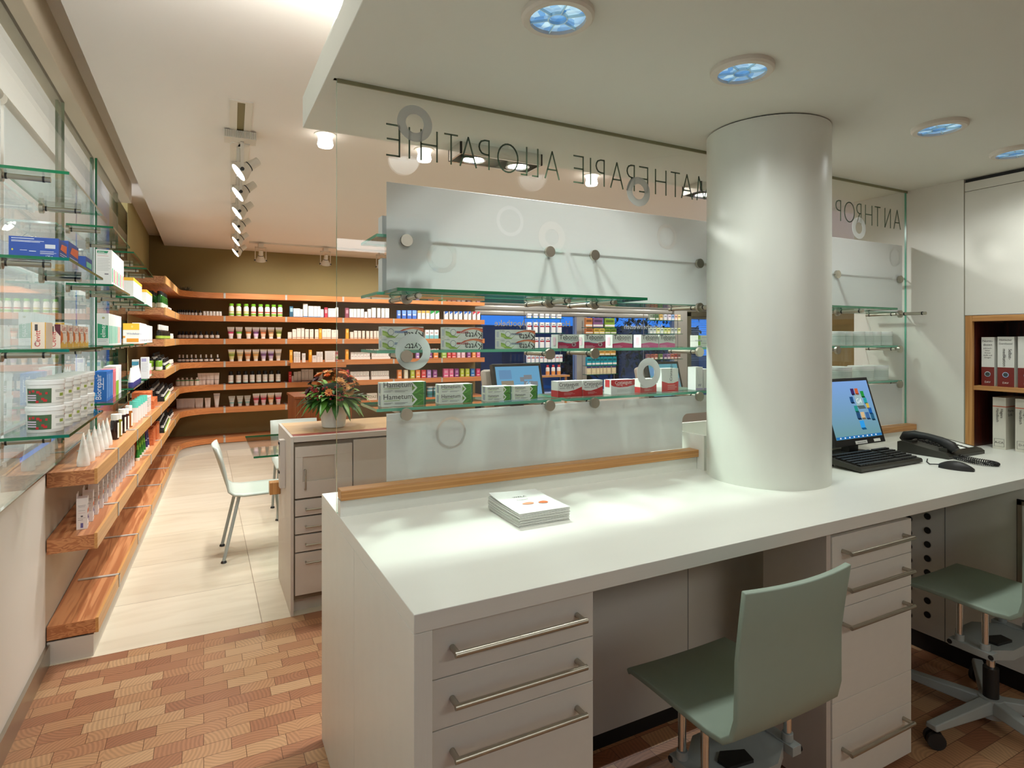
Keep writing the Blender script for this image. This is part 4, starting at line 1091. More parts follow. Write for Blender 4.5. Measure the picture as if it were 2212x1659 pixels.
# ================================================================== STREET FRONT
FY = 9.0
SILV = flat(srgb(190, 184, 174), .35, .5, name='silver_louvre')
m = MB().box(3.93, 9.4, FY + .05, FY + .09, 1.84, 2.65, SILV)
for k in range(9): m.prism_x([(FY + .05, 1.84 + k * .09), (FY + .02, 1.855 + k * .09), (FY + .012, 1.885 + k * .09), (FY + .02, 1.915 + k * .09), (FY + .05, 1.93 + k * .09)], 3.93, 9.4, SILV)
m.build('trim_louvre_header', kind='structure')
FRM = flat(srgb(186, 180, 170), .4, .3, name='silver_window_frame')
MB().box(5.98, 6.20, FY - .04, FY + .09, 0, 1.84, FRM).build('trim_mullion', kind='structure')
MB().box(8.30, 8.64, FY - .04, FY + .09, 0, 2.0, FRM).build('trim_mullion_door', kind='structure')
MB().box(3.93, 4.09, FY - .02, FY + .09, 0, 1.84, DKPL).build('trim_wall_end', kind='structure')
WG = clearglass('street_window_glass', (.90, .93, .95), .05)
for k, (a, b) in enumerate(((4.09, 5.98), (6.20, 8.30))):
    MB().box(a, b, FY + .03, FY + .045, .5, 1.84, WG).build(f'window_{k + 1}', kind='structure')
    MB().box(a, b, FY - .3, FY + .09, 0, .5, GREYL).build('trim_window_plinth', kind='structure')
BRZ = S(84, 78, 60, .45)
m = MB().box(8.64, 8.76, FY - .03, FY + .06, 0, 1.98, BRZ).box(8.64, 9.4, FY - .03, FY + .06, 1.90, 2.0, BRZ); m.build('door_frame', kind='structure')
MB().box(8.76, 9.4, FY, FY + .015, .02, 1.90, WG).build('door_1', kind='structure')
m = MB()
for k in range(20): m.box(8.78, 9.38, FY + .05, FY + .07, 1.0 + k * .045, 1.006 + k * .045, S(150, 160, 176))
tag(m.build('slat_blind'), 'grey slatted blind hanging outside the dark framed street door', 'blind')
GOLD = S(168, 150, 104, .5); PALEG = S(186, 190, 182, .5)
def winlettering(s, xr, z, size, mat, label):
    m = MB().text(s, size, (xr, FY + .028, z), (-1, 0, 0), (0, 0, 1), mat, 'L', .0)
    o = m.build('window_lettering'); tag(o, label, 'lettering')
winlettering('Homöopathie Apotheke', 5.88, 1.66, .155, GOLD, 'gold mirror writing on the blue street window behind the white cartons')
winlettering('Naturheilweisen', 8.05, 1.63, .145, PALEG, 'pale mirror writing on the street window beside the tea bags')
# outside: dusky street, trees, building
MB().box(-2, 40, 9.2, 40, -.2, -.1, S(60, 62, 66, .9)).build('street_ground', kind='structure')
TREEL = [S(16, 34, 18, .6), S(24, 48, 24, .6)]
def tree(x, y, h, r, seed, label):
    t = thing('street_tree', label, 'tree', (x, y, -.1)); rr = random.Random(seed)
    MB().tube([(0, 0, 0), (.03, .02, h * .35), (-.02, 0, h * .6)], [.10, .08, .05], S(50, 40, 30, .8), 10).build('trunk', t)
    m = MB()
    for k in range(700):
        a = rr.uniform(0, 2 * PI); e = math.asin(rr.uniform(-1, 1)); q = r * rr.uniform(.45, 1) ; p = (math.cos(a) * math.cos(e) * q, math.sin(a) * math.cos(e) * q, h * .62 + math.sin(e) * q * 1.2)
        leafmesh(m, p, (rr.uniform(-1, 1), rr.uniform(-1, 1), rr.uniform(-.6, .4)), rr.uniform(.10, .18), rr.uniform(.03, .05), rr.choice(TREEL), .3)
    m.build('crown', t)
tree(9.4, 12.3, 2.9, 1.05, 1, 'dark leafy tree outside the street window with pale writing')
tree(11.6, 13.2, 2.7, 1.2, 2, 'dark leafy tree outside near the framed street door')
tree(7.1, 10.6, 1.7, .45, 5, 'low dark conifer outside beside the silver mullion')
t = thing('town_house', 'dim house front across the street at dusk', 'building', (0, 0, 0))
MB().box(9, 22, 22, 28, -.1, 2.0, S(84, 88, 92, .8)).build('facade', t)
MB().box(11, 12.2, 21.96, 22, .2, 1.6, S(40, 44, 50, .4)).build('window', t); MB().box(14, 15.2, 21.96, 22, .2, 1.6, S(40, 44, 50, .4)).build('window', t)
# display furniture in the windows
STANDS = {}
def wshelf(x0, x1, y, z, stand):
    """one rung of a display stand; the stand is one thing with posts and shelves as parts"""
    t, ex = STANDS.get(stand, (None, None))
    if t is None:
        t = thing('display_stand', stand, 'stand', (0, 0, 0)); ex = [9e9, -9e9, -9e9]; STANDS[stand] = (t, ex)
    MB().box6(x0, x1, y - .06, y + .08, z - .008, z, [SHELFG, SHELFG, GEDGE, GEDGE, GEDGE, GEDGE]).build('glass_shelf_board', t)
    ex[0] = min(ex[0], x0); ex[1] = max(ex[1], x1); ex[2] = max(ex[2], z)
def finish_stands():
    for t, (x0, x1, z) in STANDS.values():
        for x in (x0 + .01, x1 - .01): MB().cyl((x, DY + .09, .5), (x, DY + .09, z + .12), .006, STEEL, 8).build('post', t)

# ================================================================== GOODS
def carton_mb(w_, d, h, base, prints=(), side=None, top=None):
    """front is y = 0, the box runs back to y = d; prints lie on the front ('f'), or on the face x = +w/2 ('r')"""
    bm = S(*base, .5); m = MB().box6(-w_ / 2, w_ / 2, 0, d, 0, h, [bm, S(*top, .5) if top else bm, bm, bm, S(*side, .5) if side else bm, bm])
    for pi, p in enumerate(prints):
        ee = pi * .00005; face = 'f'
        if p[0] in ('r', 'l'): face, p = p[0], p[1:]
        kd = p[0]
        if face == 'f': O = lambda a, b, e=0: (-w_ / 2 + a * w_, -.0004 - ee, b * h); R = (1, 0, 0)
        elif face == 'r': O = lambda a, b, e=0: (w_ / 2 + .0004 + ee, a * d, b * h); R = (0, 1, 0)
        else: O = lambda a, b, e=0: (-w_ / 2 - .0004 - ee, d - a * d, b * h); R = (0, -1, 0)
        if kd == 'b':      # band: a0 a1 b0 b1 colour
            _, a0, a1, b0, b1, c = p; mt = S(*c, .5); m.poly([O(a0, b0), O(a1, b0), O(a1, b1), O(a0, b1)], mt)
        elif kd == 'p':    # polygon
            _, pts, c = p; m.poly([O(a, b, .0002) for a, b in pts], S(*c, .5))
        elif kd == 't':    # text: a b size colour align rot
            _, s, a, b, sz, c, al, rt = p; U = (0, 0, 1); RR = R
            if rt == 180: U = (0, 0, -1); RR = tuple(-q for q in R)
            elif rt == 90: RR, U = (0, 0, 1), tuple(-q for q in R)
            elif rt == -90: RR, U = (0, 0, -1), R
            m.text(s, sz, O(a, b), RR, U, S(*c, .6), al, .0002)
        elif kd == 'o':    # oval
            _, a, b, ra, rb, c = p; m.poly([O(a + ra * math.cos(q * PI / 10), b + rb * math.sin(q * PI / 10), .0004) for q in range(20)], S(*c, .5))
    return m
def lines(a0, a1, b, n, c, dz=.05, th=.012): return [('b', a0, a1 - .1 * (k % 2), b - k * dz - th, b - k * dz, c) for k in range(n)]
def mk_carton(name, *a, **k):
    def f(): return carton_mb(*a, **k).build(name, smooth=False)
    return f
def mk_bottle(name, w_, h, body, cap, label=None, capf=.2, shoulder=.72, neck=.42, lab=(.14, .6), rough=.25, capr=None, extra=None, patch=False):
    def f():
        o = empty(name); r = w_ / 2; cr = capr or neck * r * 1.25
        MB().lathe([(r * .94, 0), (r, h * .015), (r, h * (shoulder - .12)), (r * .86, h * (shoulder - .04)), (neck * r, h * shoulder), (neck * r, h * (1 - capf * .9))], S(*body, rough), 16).build('body', o)
        MB().lathe([(cr, h * (1 - capf)), (cr, h * .985), (cr * .9, h)], S(*cap, .4), 14).build('cap', o)
        if label and patch:
            vs = []
            for i in range(9):
                a = -.75 + 1.5 * i / 8
                for z in (lab[0], lab[1]): vs.append((r * 1.02 * math.sin(a), -r * 1.02 * math.cos(a), h * z))
            MB().add(vs, [(2 * i, 2 * i + 2, 2 * i + 3, 2 * i + 1) for i in range(8)], S(*label, .55)).build('label', o)
        elif label:
            m = MB().lathe([(r * 1.012, h * lab[0]), (r * 1.012, h * lab[1])], S(*label, .55), 16)
            if extra:
                for z0, z1, c in extra: m.lathe([(r * 1.02, h * z0), (r * 1.02, h * z1)], S(*c, .55), 16)
            m.build('label', o)
        return o
    return f
def mk_tube(name, w_, h, body, cap, bands=(), capf=.17, capw=.62, topw=1.0, thick=.30):
    """squeeze tube standing on its cap: flat crimp on top, round at the cap"""
    def f():
        o = empty(name)
        cuts = sorted({capf, .25, .4, .6, .8, .93, 1.0} | {b for bd in bands for b in bd[:2]}); cuts = [c for c in cuts if c >= capf]
        rings = []; n = 18
        for c in cuts:
            q = (c - capf) / (1 - capf); hw = w_ / 2 * (capw + (topw - capw) * q); hd = max(.0016, w_ * thick * (1 - q) ** .8)
            rings.append([(hw * math.cos(2 * PI * k / n), hd * math.sin(2 * PI * k / n), c * h) for k in range(n)])
        m = MB()
        for i in range(len(cuts) - 1):
            mid = (cuts[i] + cuts[i + 1]) / 2; col = body
            for b0, b1, c in bands:
                if b0 <= mid <= b1: col = c
            m.add(rings[i] + rings[i + 1], [(k, (k + 1) % n, n + (k + 1) % n, n + k) for k in range(n)], S(*col, .4))
        m.add(rings[-1], [tuple(range(n))], S(*body, .4)); m.build('tube_body', o)
        r = w_ / 2 * capw
        MB().lathe([(r * .96, 0), (r, .004), (r * .98, h * capf)], S(*cap, .4), 16, 0, 0, 1, thick * 2 / capw).build('cap', o)
        return o
    return f
def mk_pail(name, r, h):
    def f():
        o = empty(name)
        MB().lathe([(r * .93, 0), (r * .95, .002), (r, h * .80), (r, h * .82)], S(236, 236, 230, .35), 30).build('body', o)
        MB().lathe([(r * 1.04, h * .82), (r * 1.045, h * .965), (r * .99, h * .985), (r * .97, h), (0, h)], S(240, 240, 236, .35), 30).build('lid', o)
        m = MB(); n = 20
        def patch(a0, a1, z0, z1, col, off):
            vs = []; k = max(2, int(abs(a1 - a0) / .12))
            for i in range(k + 1):
                a = a0 + (a1 - a0) * i / k
                for z in (z0, z1): rr = (r * (.95 + .05 * z / .8)) + off; vs.append((rr * math.sin(a), -rr * math.cos(a), h * z))
            m.add(vs, [(2 * i, 2 * i + 2, 2 * i + 3, 2 * i + 1) for i in range(k)], S(*col, .5))
        patch(-1.2, .25, .12, .68, (70, 96, 64), .0006); patch(.25, 1.9, .12, .68, (236, 234, 226), .0006)
        for a, z, q in ((-.95, .55, .07), (-.72, .58, .08), (-.45, .54, .09), (-.32, .48, .07), (-.08, .22, .1), (-.2, .28, .08), (-.5, .18, .08), (-.02, .5, .06)): patch(a - q, a + q, z - .045, z + .045, (190, 40, 44), .0012)
        for z in (.42, .33, .24): patch(-1.15, -.55, z - .022, z + .022, (228, 206, 226), .0014)
        patch(.75, 1.05, .36, .48, (150, 166, 70), .0012)
        for k in range(3): patch(.45, 1.4 - .2 * (k % 2), .60 - k * .035, .61 - k * .035, (120, 120, 116), .0012)
        for k in range(3): patch(.5, 1.35 - .15 * (k % 2), .30 - k * .035, .31 - k * .035, (120, 120, 116), .0012)
        patch(1.2, 1.6, .62, .65, (170, 40, 40), .0012)
        m.build('label', o)
        return o
    return f
PEND = []
def put(key, maker, desc, where, cat, loc, rz=0.0, group=None): PEND.append((key, maker, desc, where, cat, loc, rz, group))
def flush():
    tot = {}
    for p in PEND: tot[(p[2], p[3])] = tot.get((p[2], p[3]), 0) + 1
    cnt = {}
    for key, maker, desc, where, cat, loc, rz, group in PEND:
        q = (desc, where); i = cnt.get(q, 0); cnt[q] = i + 1
        lab = f'{desc} {where}'
        if tot[q] > 1:
            near = any(k in (group or '') for k in ('window side', 'glass shelves', 'pails', 'tester'))
            for ph in ((' from the near end', ' from near', '') if near else (' from the left', ' from left', '')):
                lab = f'{ORD[i]} {desc}{ph} {where}'
                if len(lab.split()) <= 16: break
        spawn(key, maker, lab, cat, loc, rz, group)
    PEND.clear()

# ---------------------------------------------------------------- back wall shelves
IY = YF + .045
kn = ['lowest', 'second', 'third', 'fourth', 'fifth']
bn = {0: 'corner bay', 1: 'first bay', 2: 'second bay', 3: 'third bay', 4: 'fourth bay', 5: 'fifth bay'}
def Q1(x): return 480 + x / 7.373
def Q3(x): return 740 + x / 5.184
def Q8(x): return 300 + x / 8.295
def V1(v): return 500 + v / 7.373
def V2(v): return 680 + v / 7.373
def V3(v): return 560 + v / 5.184
def VA(v): return 560 + v / 8.295
def VB(v): return 740 + v / 8.295
def ext(u0, u1, vt, k, dy=0.0):
    y = IY + dy; x0, _ = PY(u0, 700, y); x1, _ = PY(u1, 700, y); _, zt = PY((u0 + u1) / 2, vt, y)
    return (x0 + x1) / 2, (x1 - x0) * .97, max(.03, zt - LZ[k] - .0006), y
def where(k, b): return f'on the {kn[k]} back wall shelf, {bn[b]}'
def wbox(u0, u1, vt, k, b, base, prints, desc, dep=.05, dy=0.0, zoff=0.0, cat='carton', nm='medicine_carton'):
    x, w_, h, y = ext(u0, u1, vt, k, dy); h -= zoff
    put(('wb', u0, vt, k), mk_carton(nm, w_, dep, h, base, prints), desc, where(k, b), cat, (x, y, LZ[k] + .0005 + zoff), 0, f'goods on the {kn[k]} back wall shelf')
WHT = (236, 228, 216); LTX = (150, 146, 140)
def pr_line(c, b0=.04, b1=.10): return [('b', 0, 1, b0, b1, c)] + lines(.2, .85, .85, 3, LTX, .09, .02)

# fifth shelf (k=4): green capped bottles
for i, c in enumerate((146, 262, 382, 498, 612, 719, 822, 922)):
    x, w_, h, y = ext(Q1(c - 35), Q1(c + 35), V1(1155 + i * 3), 4, .03)
    red = i > 2
    put(('gb', red), mk_bottle('shampoo_bottle', .062, .168, (236, 234, 222), (118, 178, 40), (240, 238, 226), .17, .80, .72, (.06, .68), .35, None, [(.08, .24, (140, 186, 60)), (.30, .40, (200, 90, 70) if red else (216, 200, 110))]),
        'white bottle with lime cap', where(4, 1), 'bottle', (x, y, LZ[4] + .0005), 0, 'goods on the fifth back wall shelf')
BL = (44, 116, 170); PU = (120, 60, 84)
for a, b_, t_, base, pr, de in [(1075, 1130, 1193, (48, 92, 116), [('b', .1, .9, .5, .85, (160, 190, 200))], 'dark teal tube box'), (1134, 1190, 1225, WHT, pr_line(BL), 'white carton with blue base line'), (1190, 1241, 1226, WHT, pr_line(BL), 'white carton with blue base line'), (1244, 1284, 1238, WHT, pr_line(BL), 'white carton with blue base line'),
        (1292, 1362, 1150, WHT, pr_line(BL), 'tall white carton with blue base line'), (1372, 1455, 1188, WHT, pr_line(BL), 'white carton with blue base line'), (1458, 1513, 1190, WHT, pr_line(BL), 'white carton with blue base line'), (1515, 1566, 1192, WHT, pr_line(BL), 'white carton with blue base line'), (1568, 1615, 1238, WHT, pr_line(BL), 'white carton with blue base line'),
        (1630, 1678, 1210, (186, 52, 70), [('b', .15, .85, .45, .8, (226, 160, 160))], 'red tube box'), (1688, 1746, 1225, WHT, pr_line(PU), 'white carton with purple base line'), (1748, 1806, 1225, WHT, pr_line(PU), 'white carton with purple base line'), (1808, 1850, 1210, WHT, pr_line(PU), 'white carton with purple base line')]:
    wbox(Q1(a), Q1(b_), V1(t_), 4, 2, base, pr, de)
for a, b_, t_ in [(78, 119, 556), (122, 156, 556), (162, 198, 557), (203, 240, 557), (247, 277, 588), (285, 320, 558), (328, 373, 545), (390, 423, 547), (437, 470, 549), (478, 522, 550)]:
    wbox(Q3(a), Q3(b_), V3(t_), 4, 3, WHT, pr_line(PU), 'white carton with purple base line')
wbox(Q3(32), Q3(70), V3(545), 4, 3, (140, 66, 84), [('b', .15, .85, .45, .8, (190, 140, 150))], 'dull red tube box')
for a, b_ in [(615, 650), (668, 712), (726, 772), (783, 828)]: wbox(Q3(a), Q3(b_), V3(571), 4, 4, (64, 110, 196), [('b', 0, 1, .55, .95, (120, 160, 220)), ('b', .1, .9, .42, .54, (230, 234, 240))], 'blue carton with pale top')
for a, b_ in [(842, 878), (888, 925), (937, 973)]: wbox(Q3(a), Q3(b_), V3(576), 4, 4, (240, 236, 226), [('b', 0, 1, .72, 1, (238, 170, 80))] + lines(.2, .8, .5, 2, LTX, .1, .03), 'white carton with orange top')
for a, b_ in [(985, 1028), (1042, 1083)]: wbox(Q3(a), Q3(b_), V3(578), 4, 4, (240, 240, 232), [('p', [(0, .6), (1, .85), (1, 1), (0, 1)], (40, 150, 70))], 'white carton with green top')
for a, b_ in [(1145, 1182), (1202, 1232), (1255, 1290), (1307, 1340), (1365, 1398), (1412, 1440)]: wbox(Q3(a), Q3(b_), V3(584), 4, 5, (240, 238, 232), [('p', [(0, .62), (1, .9), (1, 1), (0, 1)], (40, 96, 176))] + lines(.2, .8, .5, 2, LTX, .1, .03), 'white carton with blue corner')
for a, b_ in [(1460, 1492), (1508, 1540)]: wbox(Q3(a), Q3(b_), V3(586), 4, 5, (240, 236, 232), [('p', [(0, .62), (1, .9), (1, 1), (0, 1)], (190, 50, 66))], 'white carton with red corner')
# fourth shelf (k=3): tubes, cartons
def tubes(cs, v0, hpx, k, b, cols, desc, VV, dw=100):
    for c, col in zip(cs, cols):
        x, w_, h, y = ext(Q1(c - dw / 2), Q1(c + dw / 2), VV(v0), k, .05)
        body, band, word = col
        put(('tb', body, band, k), mk_tube('cosmetic_tube', .088, .157, body, (238, 232, 222), [(.45, .60, band), (.80, 1.0, (242, 238, 230)), (.62, .66, tuple(int(q * .6) for q in band))], .17, .58, 1.0, .24),
            f'{word} tube with pale top', where(k, b), 'tube', (x, y, LZ[k] + .0005), 0, f'goods on the {kn[k]} back wall shelf')
tubes((137, 268, 418, 537, 653, 777, 902), 207, 0, 3, 1, [((240, 214, 210), (200, 50, 90), 'raspberry banded'), ((240, 222, 200), (110, 190, 50), 'green banded'), ((238, 220, 196), (206, 120, 50), 'caramel banded'), ((224, 196, 214), (120, 60, 120), 'violet banded'), ((232, 190, 160), (214, 120, 70), 'orange banded'), ((226, 196, 154), (190, 130, 80), 'tan'), ((216, 214, 140), (110, 130, 40), 'olive banded')], '', V2)
for a, b_, t_ in [(1048, 1108, 275), (1118, 1180, 230), (1187, 1253, 212), (1260, 1308, 210), (1322, 1380, 230), (1395, 1455, 230), (1478, 1535, 232), (1590, 1661, 228), (1662, 1732, 228), (1742, 1845, 240)]:
    wbox(Q1(a), Q1(b_), V2(t_), 3, 2, (240, 224, 204), [('b', 0, 1, .12, .17, (190, 120, 80))] + lines(.3, .75, .85, 2, LTX, .1, .025), 'cream carton with brown base line')
wbox(Q1(1540), Q1(1585), V2(217), 3, 2, (240, 160, 40), [('b', .2, .8, .6, .85, (250, 200, 110))], 'orange carton')
wbox(Q3(38), Q3(70), V3(778), 3, 3, (240, 160, 40), [('b', .2, .8, .6, .85, (250, 200, 110))], 'orange carton')
for a, b_, t_ in [(87, 122, 815), (130, 165, 800), (175, 207, 802), (222, 250, 802), (268, 298, 803), (310, 340, 803), (352, 380, 803), (387, 420, 803)]:
    wbox(Q3(a), Q3(b_), V3(t_), 3, 3, (240, 224, 204), [('b', 0, 1, .12, .17, (190, 120, 80))] + lines(.3, .75, .85, 2, LTX, .1, .025), 'cream carton with brown base line')
for a, b_ in [(928, 970), (977, 1020), (1028, 1075)]: wbox(Q3(a), Q3(b_), V3(790), 3, 4, (236, 240, 238), [('b', 0, 1, 0, .4, (130, 200, 206)), ('b', .2, .8, .6, .7, (170, 120, 110))], 'white carton with aqua base')
for a in (1140, 1200, 1262, 1330, 1395, 1460, 1510): wbox(Q3(a), Q3(a + 36), V3(800), 3, 5, (236, 226, 214), [('b', 0, 1, .3, .6, (190, 130, 130))], 'small pale brown banded carton')
# third shelf (k=2)
tubes((150, 283, 408, 535, 658, 775, 893), 570, 0, 2, 1, [((226, 222, 150), (150, 170, 60), 'lime yellow'), ((240, 222, 180), (220, 180, 110), 'cream'), ((240, 200, 160), (224, 130, 70), 'apricot'), ((242, 216, 170), (230, 170, 90), 'pale yellow'), ((212, 196, 216), (130, 90, 140), 'lilac'), ((206, 190, 214), (110, 60, 120), 'violet worded'), ((236, 222, 196), (180, 170, 150), 'ivory')], '', V2)
TZ = 1.1305 - LZ[2]
def tray_box(u0, u1, v0, desc, base, prints, dy=-.30, zo=None):
    y = IY + dy; x0, _ = PY(u0, 700, y); x1, _ = PY(u1, 700, y); z0 = 1.1305 if zo is None else zo; _, zt = PY((u0 + u1) / 2, v0, y)
    put(('tr', u0, v0), mk_carton('medicine_carton', (x1 - x0) * .97, .045, max(.02, zt - z0), base, prints), desc, 'on the pulled out fir tray', 'carton', ((x0 + x1) / 2, y, z0), 0, 'goods on the third back wall shelf')
tray_box(Q1(1075), Q1(1120), V2(562), 'orange upright carton beside the upright', (240, 160, 40), [('b', .2, .8, .6, .85, (250, 200, 110))])
tray_box(Q1(1382), Q1(1428), V2(560), 'orange upright carton amid white boxes', (240, 160, 40), [('b', .2, .8, .6, .85, (250, 200, 110))], -.22)
for a, b_, t_ in [(1140, 1172, 590), (1176, 1206, 590), (1210, 1244, 592), (1275, 1328, 615), (1437, 1505, 648), (1508, 1556, 590), (1558, 1602, 590)]:
    tray_box(Q1(a), Q1(b_), V2(t_), 'small white carton', WHT, lines(.2, .8, .8, 3, LTX, .1, .03), -.27)
tray_box(Q1(1640), Q1(1800), V2(578), 'wide white carton with grey print lines', WHT, lines(.1, .9, .9, 6, LTX, .13, .02), -.28)
tray_box(Q1(1808), Q1(1843), V2(578), 'floral patterned narrow carton', (226, 190, 180), [('b', 0, 1, .7, .9, (200, 60, 80)), ('b', 0, 1, .3, .5, (120, 160, 70)), ('b', 0, 1, .05, .2, (190, 60, 70))], -.26)
def display_tray(u0, u1, vt, vb, k, b, n, desc):
    y = IY; x0, _ = PY(u0, 700, y); x1, _ = PY(u1, 700, y); zb = LZ[k] + .0005; _, z1 = PY(u0, vb, y); _, z2 = PY(u0, vt, y)
    o = MB().box(0, x1 - x0, 0, .09, 0, max(.02, z1 - zb), S(*WHT, .5)).build('display_tray', None, (x0, y, zb))
    tag(o, f'white card tray {desc}', 'tray', f'goods on the {kn[k]} back wall shelf')
    s_ = (x1 - x0) / n
    for i in range(n): put(('dt', k, b, n), mk_carton('medicine_carton', s_ * .93, .05, max(.03, z2 - max(z1, zb + .02)), WHT, [('b', .2, .8, .1, .2, (190, 130, 120))] + lines(.2, .8, .85, 2, LTX, .14, .03)), 'small white carton set', f'in the card tray {desc}', 'carton', (x0 + s_ * (i + .5), y + .015, zb + max(.02, z1 - zb) + .0005), 0, f'goods on the {kn[k]} back wall shelf')
wbox(Q3(35), Q3(68), V3(1010), 2, 3, (240, 160, 40), [('b', .2, .8, .6, .85, (250, 200, 110))], 'orange carton')
display_tray(Q3(95), Q3(310), V3(1042), V3(1097), 2, 3, 6, 'on the third shelf, left one')
display_tray(Q3(330), Q3(535), V3(1042), V3(1097), 2, 4, 9, 'on the third shelf, right one')
display_tray(Q3(90), Q3(300), V3(1262), V3(1322), 1, 3, 6, 'on the second shelf, left one')
display_tray(Q3(325), Q3(522), V3(1256), V3(1318), 1, 4, 8, 'on the second shelf, right one')
CCOL = dict(green=(150, 180, 70), red=(206, 60, 60), pink=(216, 100, 140), pale=(226, 180, 190), purple=(140, 66, 130), orange=(232, 140, 70), lime=(178, 190, 50), blue=(30, 110, 180), lilac=(170, 130, 190), white=(226, 220, 190), rose=(200, 50, 100))
def colour_row(lst, vt, k, b, h=None):
    for a, b_, c in lst: wbox(Q3(a), Q3(b_), V3(vt), k, b, CCOL[c], [('b', .2, .8, .5, .8, tuple(min(255, int(q * .6 + 100)) for q in CCOL[c])), ('b', .15, .85, .15, .25, (240, 232, 226))], f'{c} tea carton' if c not in ('white',) else 'green and white tea carton', .06)
colour_row([(755, 788, 'red'), (825, 860, 'lilac'), (960, 1003, 'purple'), (1022, 1072, 'orange')], 1000, 2, 4)
colour_row([(1112, 1166, 'green'), (1174, 1216, 'red'), (1224, 1272, 'red'), (1284, 1321, 'pale'), (1334, 1373, 'pale'), (1398, 1436, 'purple'), (1454, 1492, 'orange'), (1504, 1542, 'pink')], 1034, 2, 5)
colour_row([(618, 663, 'orange'), (692, 733, 'white'), (765, 808, 'lime'), (823, 870, 'orange'), (884, 935, 'red'), (948, 992, 'lilac'), (1015, 1060, 'purple')], 1240, 1, 4)
colour_row([(1132, 1188, 'pink'), (1197, 1243, 'pink'), (1258, 1302, 'purple'), (1322, 1360, 'lime'), (1380, 1422, 'lime'), (1438, 1480, 'blue'), (1500, 1541, 'rose')], 1226, 1, 5)
# second shelf (k=1)
for c in (137, 260, 370, 477, 582, 683, 783, 891):
    x, w_, h, y = ext(Q1(c - 35), Q1(c + 35), V2(912), 1, .03)
    put('blk', mk_bottle('black_bottle', .062, .166, (14, 14, 16), (12, 12, 12), (224, 216, 204), .22, .80, .6, (.10, .70), .3, None, [(.10, .16, (150, 196, 190)), (.3, .33, (190, 150, 140))]), 'black bottle with tall white label', where(1, 1), 'bottle', (x, y, LZ[1] + .0005), 0, 'goods on the second back wall shelf')
wbox(Q1(1060), Q1(1105), V2(907), 1, 2, (200, 36, 40), [('b', .15, .85, .6, .66, (240, 190, 180)), ('b', .15, .85, .4, .43, (240, 190, 180))], 'bright red carton')
GRW = (206, 196, 186)
for a, b_, t_ in [(1108, 1140, 975), (1141, 1200, 910), (1202, 1256, 903), (1263, 1317, 870), (1318, 1376, 870), (1378, 1450, 870), (1505, 1600, 915)]:
    wbox(Q1(a), Q1(b_), V2(t_), 1, 2, GRW, [('b', 0, 1, .08, .12, (110, 50, 60))] + lines(.2, .8, .9, 2, LTX, .08, .02), 'grey white carton with dark red line')
wbox(Q3(45), Q3(73), V3(1238), 1, 3, (206, 60, 80), [], 'pink red carton behind the bouquet')
# lowest shelf (k=0)
for c in (153, 283, 402):
    x, w_, h, y = ext(Q1(c - 47), Q1(c + 47), V2(1315), 0, .05)
    put('gt', mk_tube('cosmetic_tube', .082, .136, (198, 194, 182), (226, 220, 210), [(.30, .40, (120, 180, 172)), (.6, .64, (150, 150, 144))], .17, .56, 1, .22), 'grey tube with teal base band', where(0, 1), 'tube', (x, y, LZ[0] + .0005), 0, 'goods on the lowest back wall shelf')
tubes((540, 658, 776, 893), 1278, 0, 0, 1, [((234, 190, 190), (190, 40, 60), 'pink first red banded'), ((232, 186, 190), (186, 36, 60), 'pink second red banded'), ((240, 206, 170), (214, 110, 60), 'apricot banded'), ((236, 196, 196), (200, 44, 70), 'pink last red banded')], '', V2)
wbox(Q1(1070), Q1(1113), V2(1260), 0, 2, (206, 44, 48), [('b', .15, .85, .6, .7, (240, 180, 170))], 'red carton')
wbox(Q1(1145), Q1(1184), V2(1305), 0, 2, WHT, [], 'small white carton'); wbox(Q1(1198), Q1(1240), V2(1290), 0, 2, WHT, [], 'small white carton')
wbox(Q3(273), Q3(388), V3(1502), 0, 3, (224, 214, 196), [('t', 'AZAZ', .5, .3, .05, (120, 110, 60), 'C', 0)], 'square cream soap carton with olive print', .06)
for a, b_ in ((945, 1008), (1020, 1070)):
    x, w_, h, y = ext(Q3(a), Q3(b_), V3(1430), 0, .05)
    put('can', mk_bottle('aerosol_can', .085, .165, (90, 150, 170), (210, 220, 222), (70, 140, 150), .16, .95, .9, (.1, .75), .3, None, [(.2, .35, (40, 120, 110)), (.55, .7, (190, 210, 214))]), 'teal can with pale cap', where(0, 4), 'can', (x, y, LZ[0] + .0005), 0, 'goods on the lowest back wall shelf')
# corner bay
def small_row(cs, vt, k, VV, key, mk, desc, cat='bottle', dy=.02):
    for c in cs:
        u = Q8(c); y = IY + dy
        # the corner is rounded: keep behind the curved front edge
        x, _ = PY(u, 700, y)
        if x < .16: y += (.16 - x) * .1
        put(key, mk, desc, where(k, 0), cat, (x, y, LZ[k] + .0005), 0, f'goods on the {kn[k]} back wall shelf')
small_row((703, 737, 772, 812, 853, 905, 958, 1020, 1097), 0, 4, VA, 'sd', mk_bottle('small_dark_bottle', .036, .075, (24, 18, 14), (16, 14, 14), (222, 210, 196), .28, .72, .5, (.10, .55)), 'small dark bottle with white label')
small_row((1170, 1227, 1287, 1345, 1403, 1457), 0, 4, VA, 'sw', mk_bottle('small_white_jar', .036, .062, (232, 222, 208), (240, 234, 226), (236, 226, 212), .3, .74, .7, (.1, .5)), 'small white jar')
small_row((725, 785, 853, 930, 1015, 1110, 1210, 1308, 1405), 0, 3, VA, 'mdb', mk_bottle('dark_bottle', .050, .098, (24, 18, 14), (14, 12, 12), (226, 212, 196), .34, .68, .42, (.14, .52)), 'dark round bottle with white label')
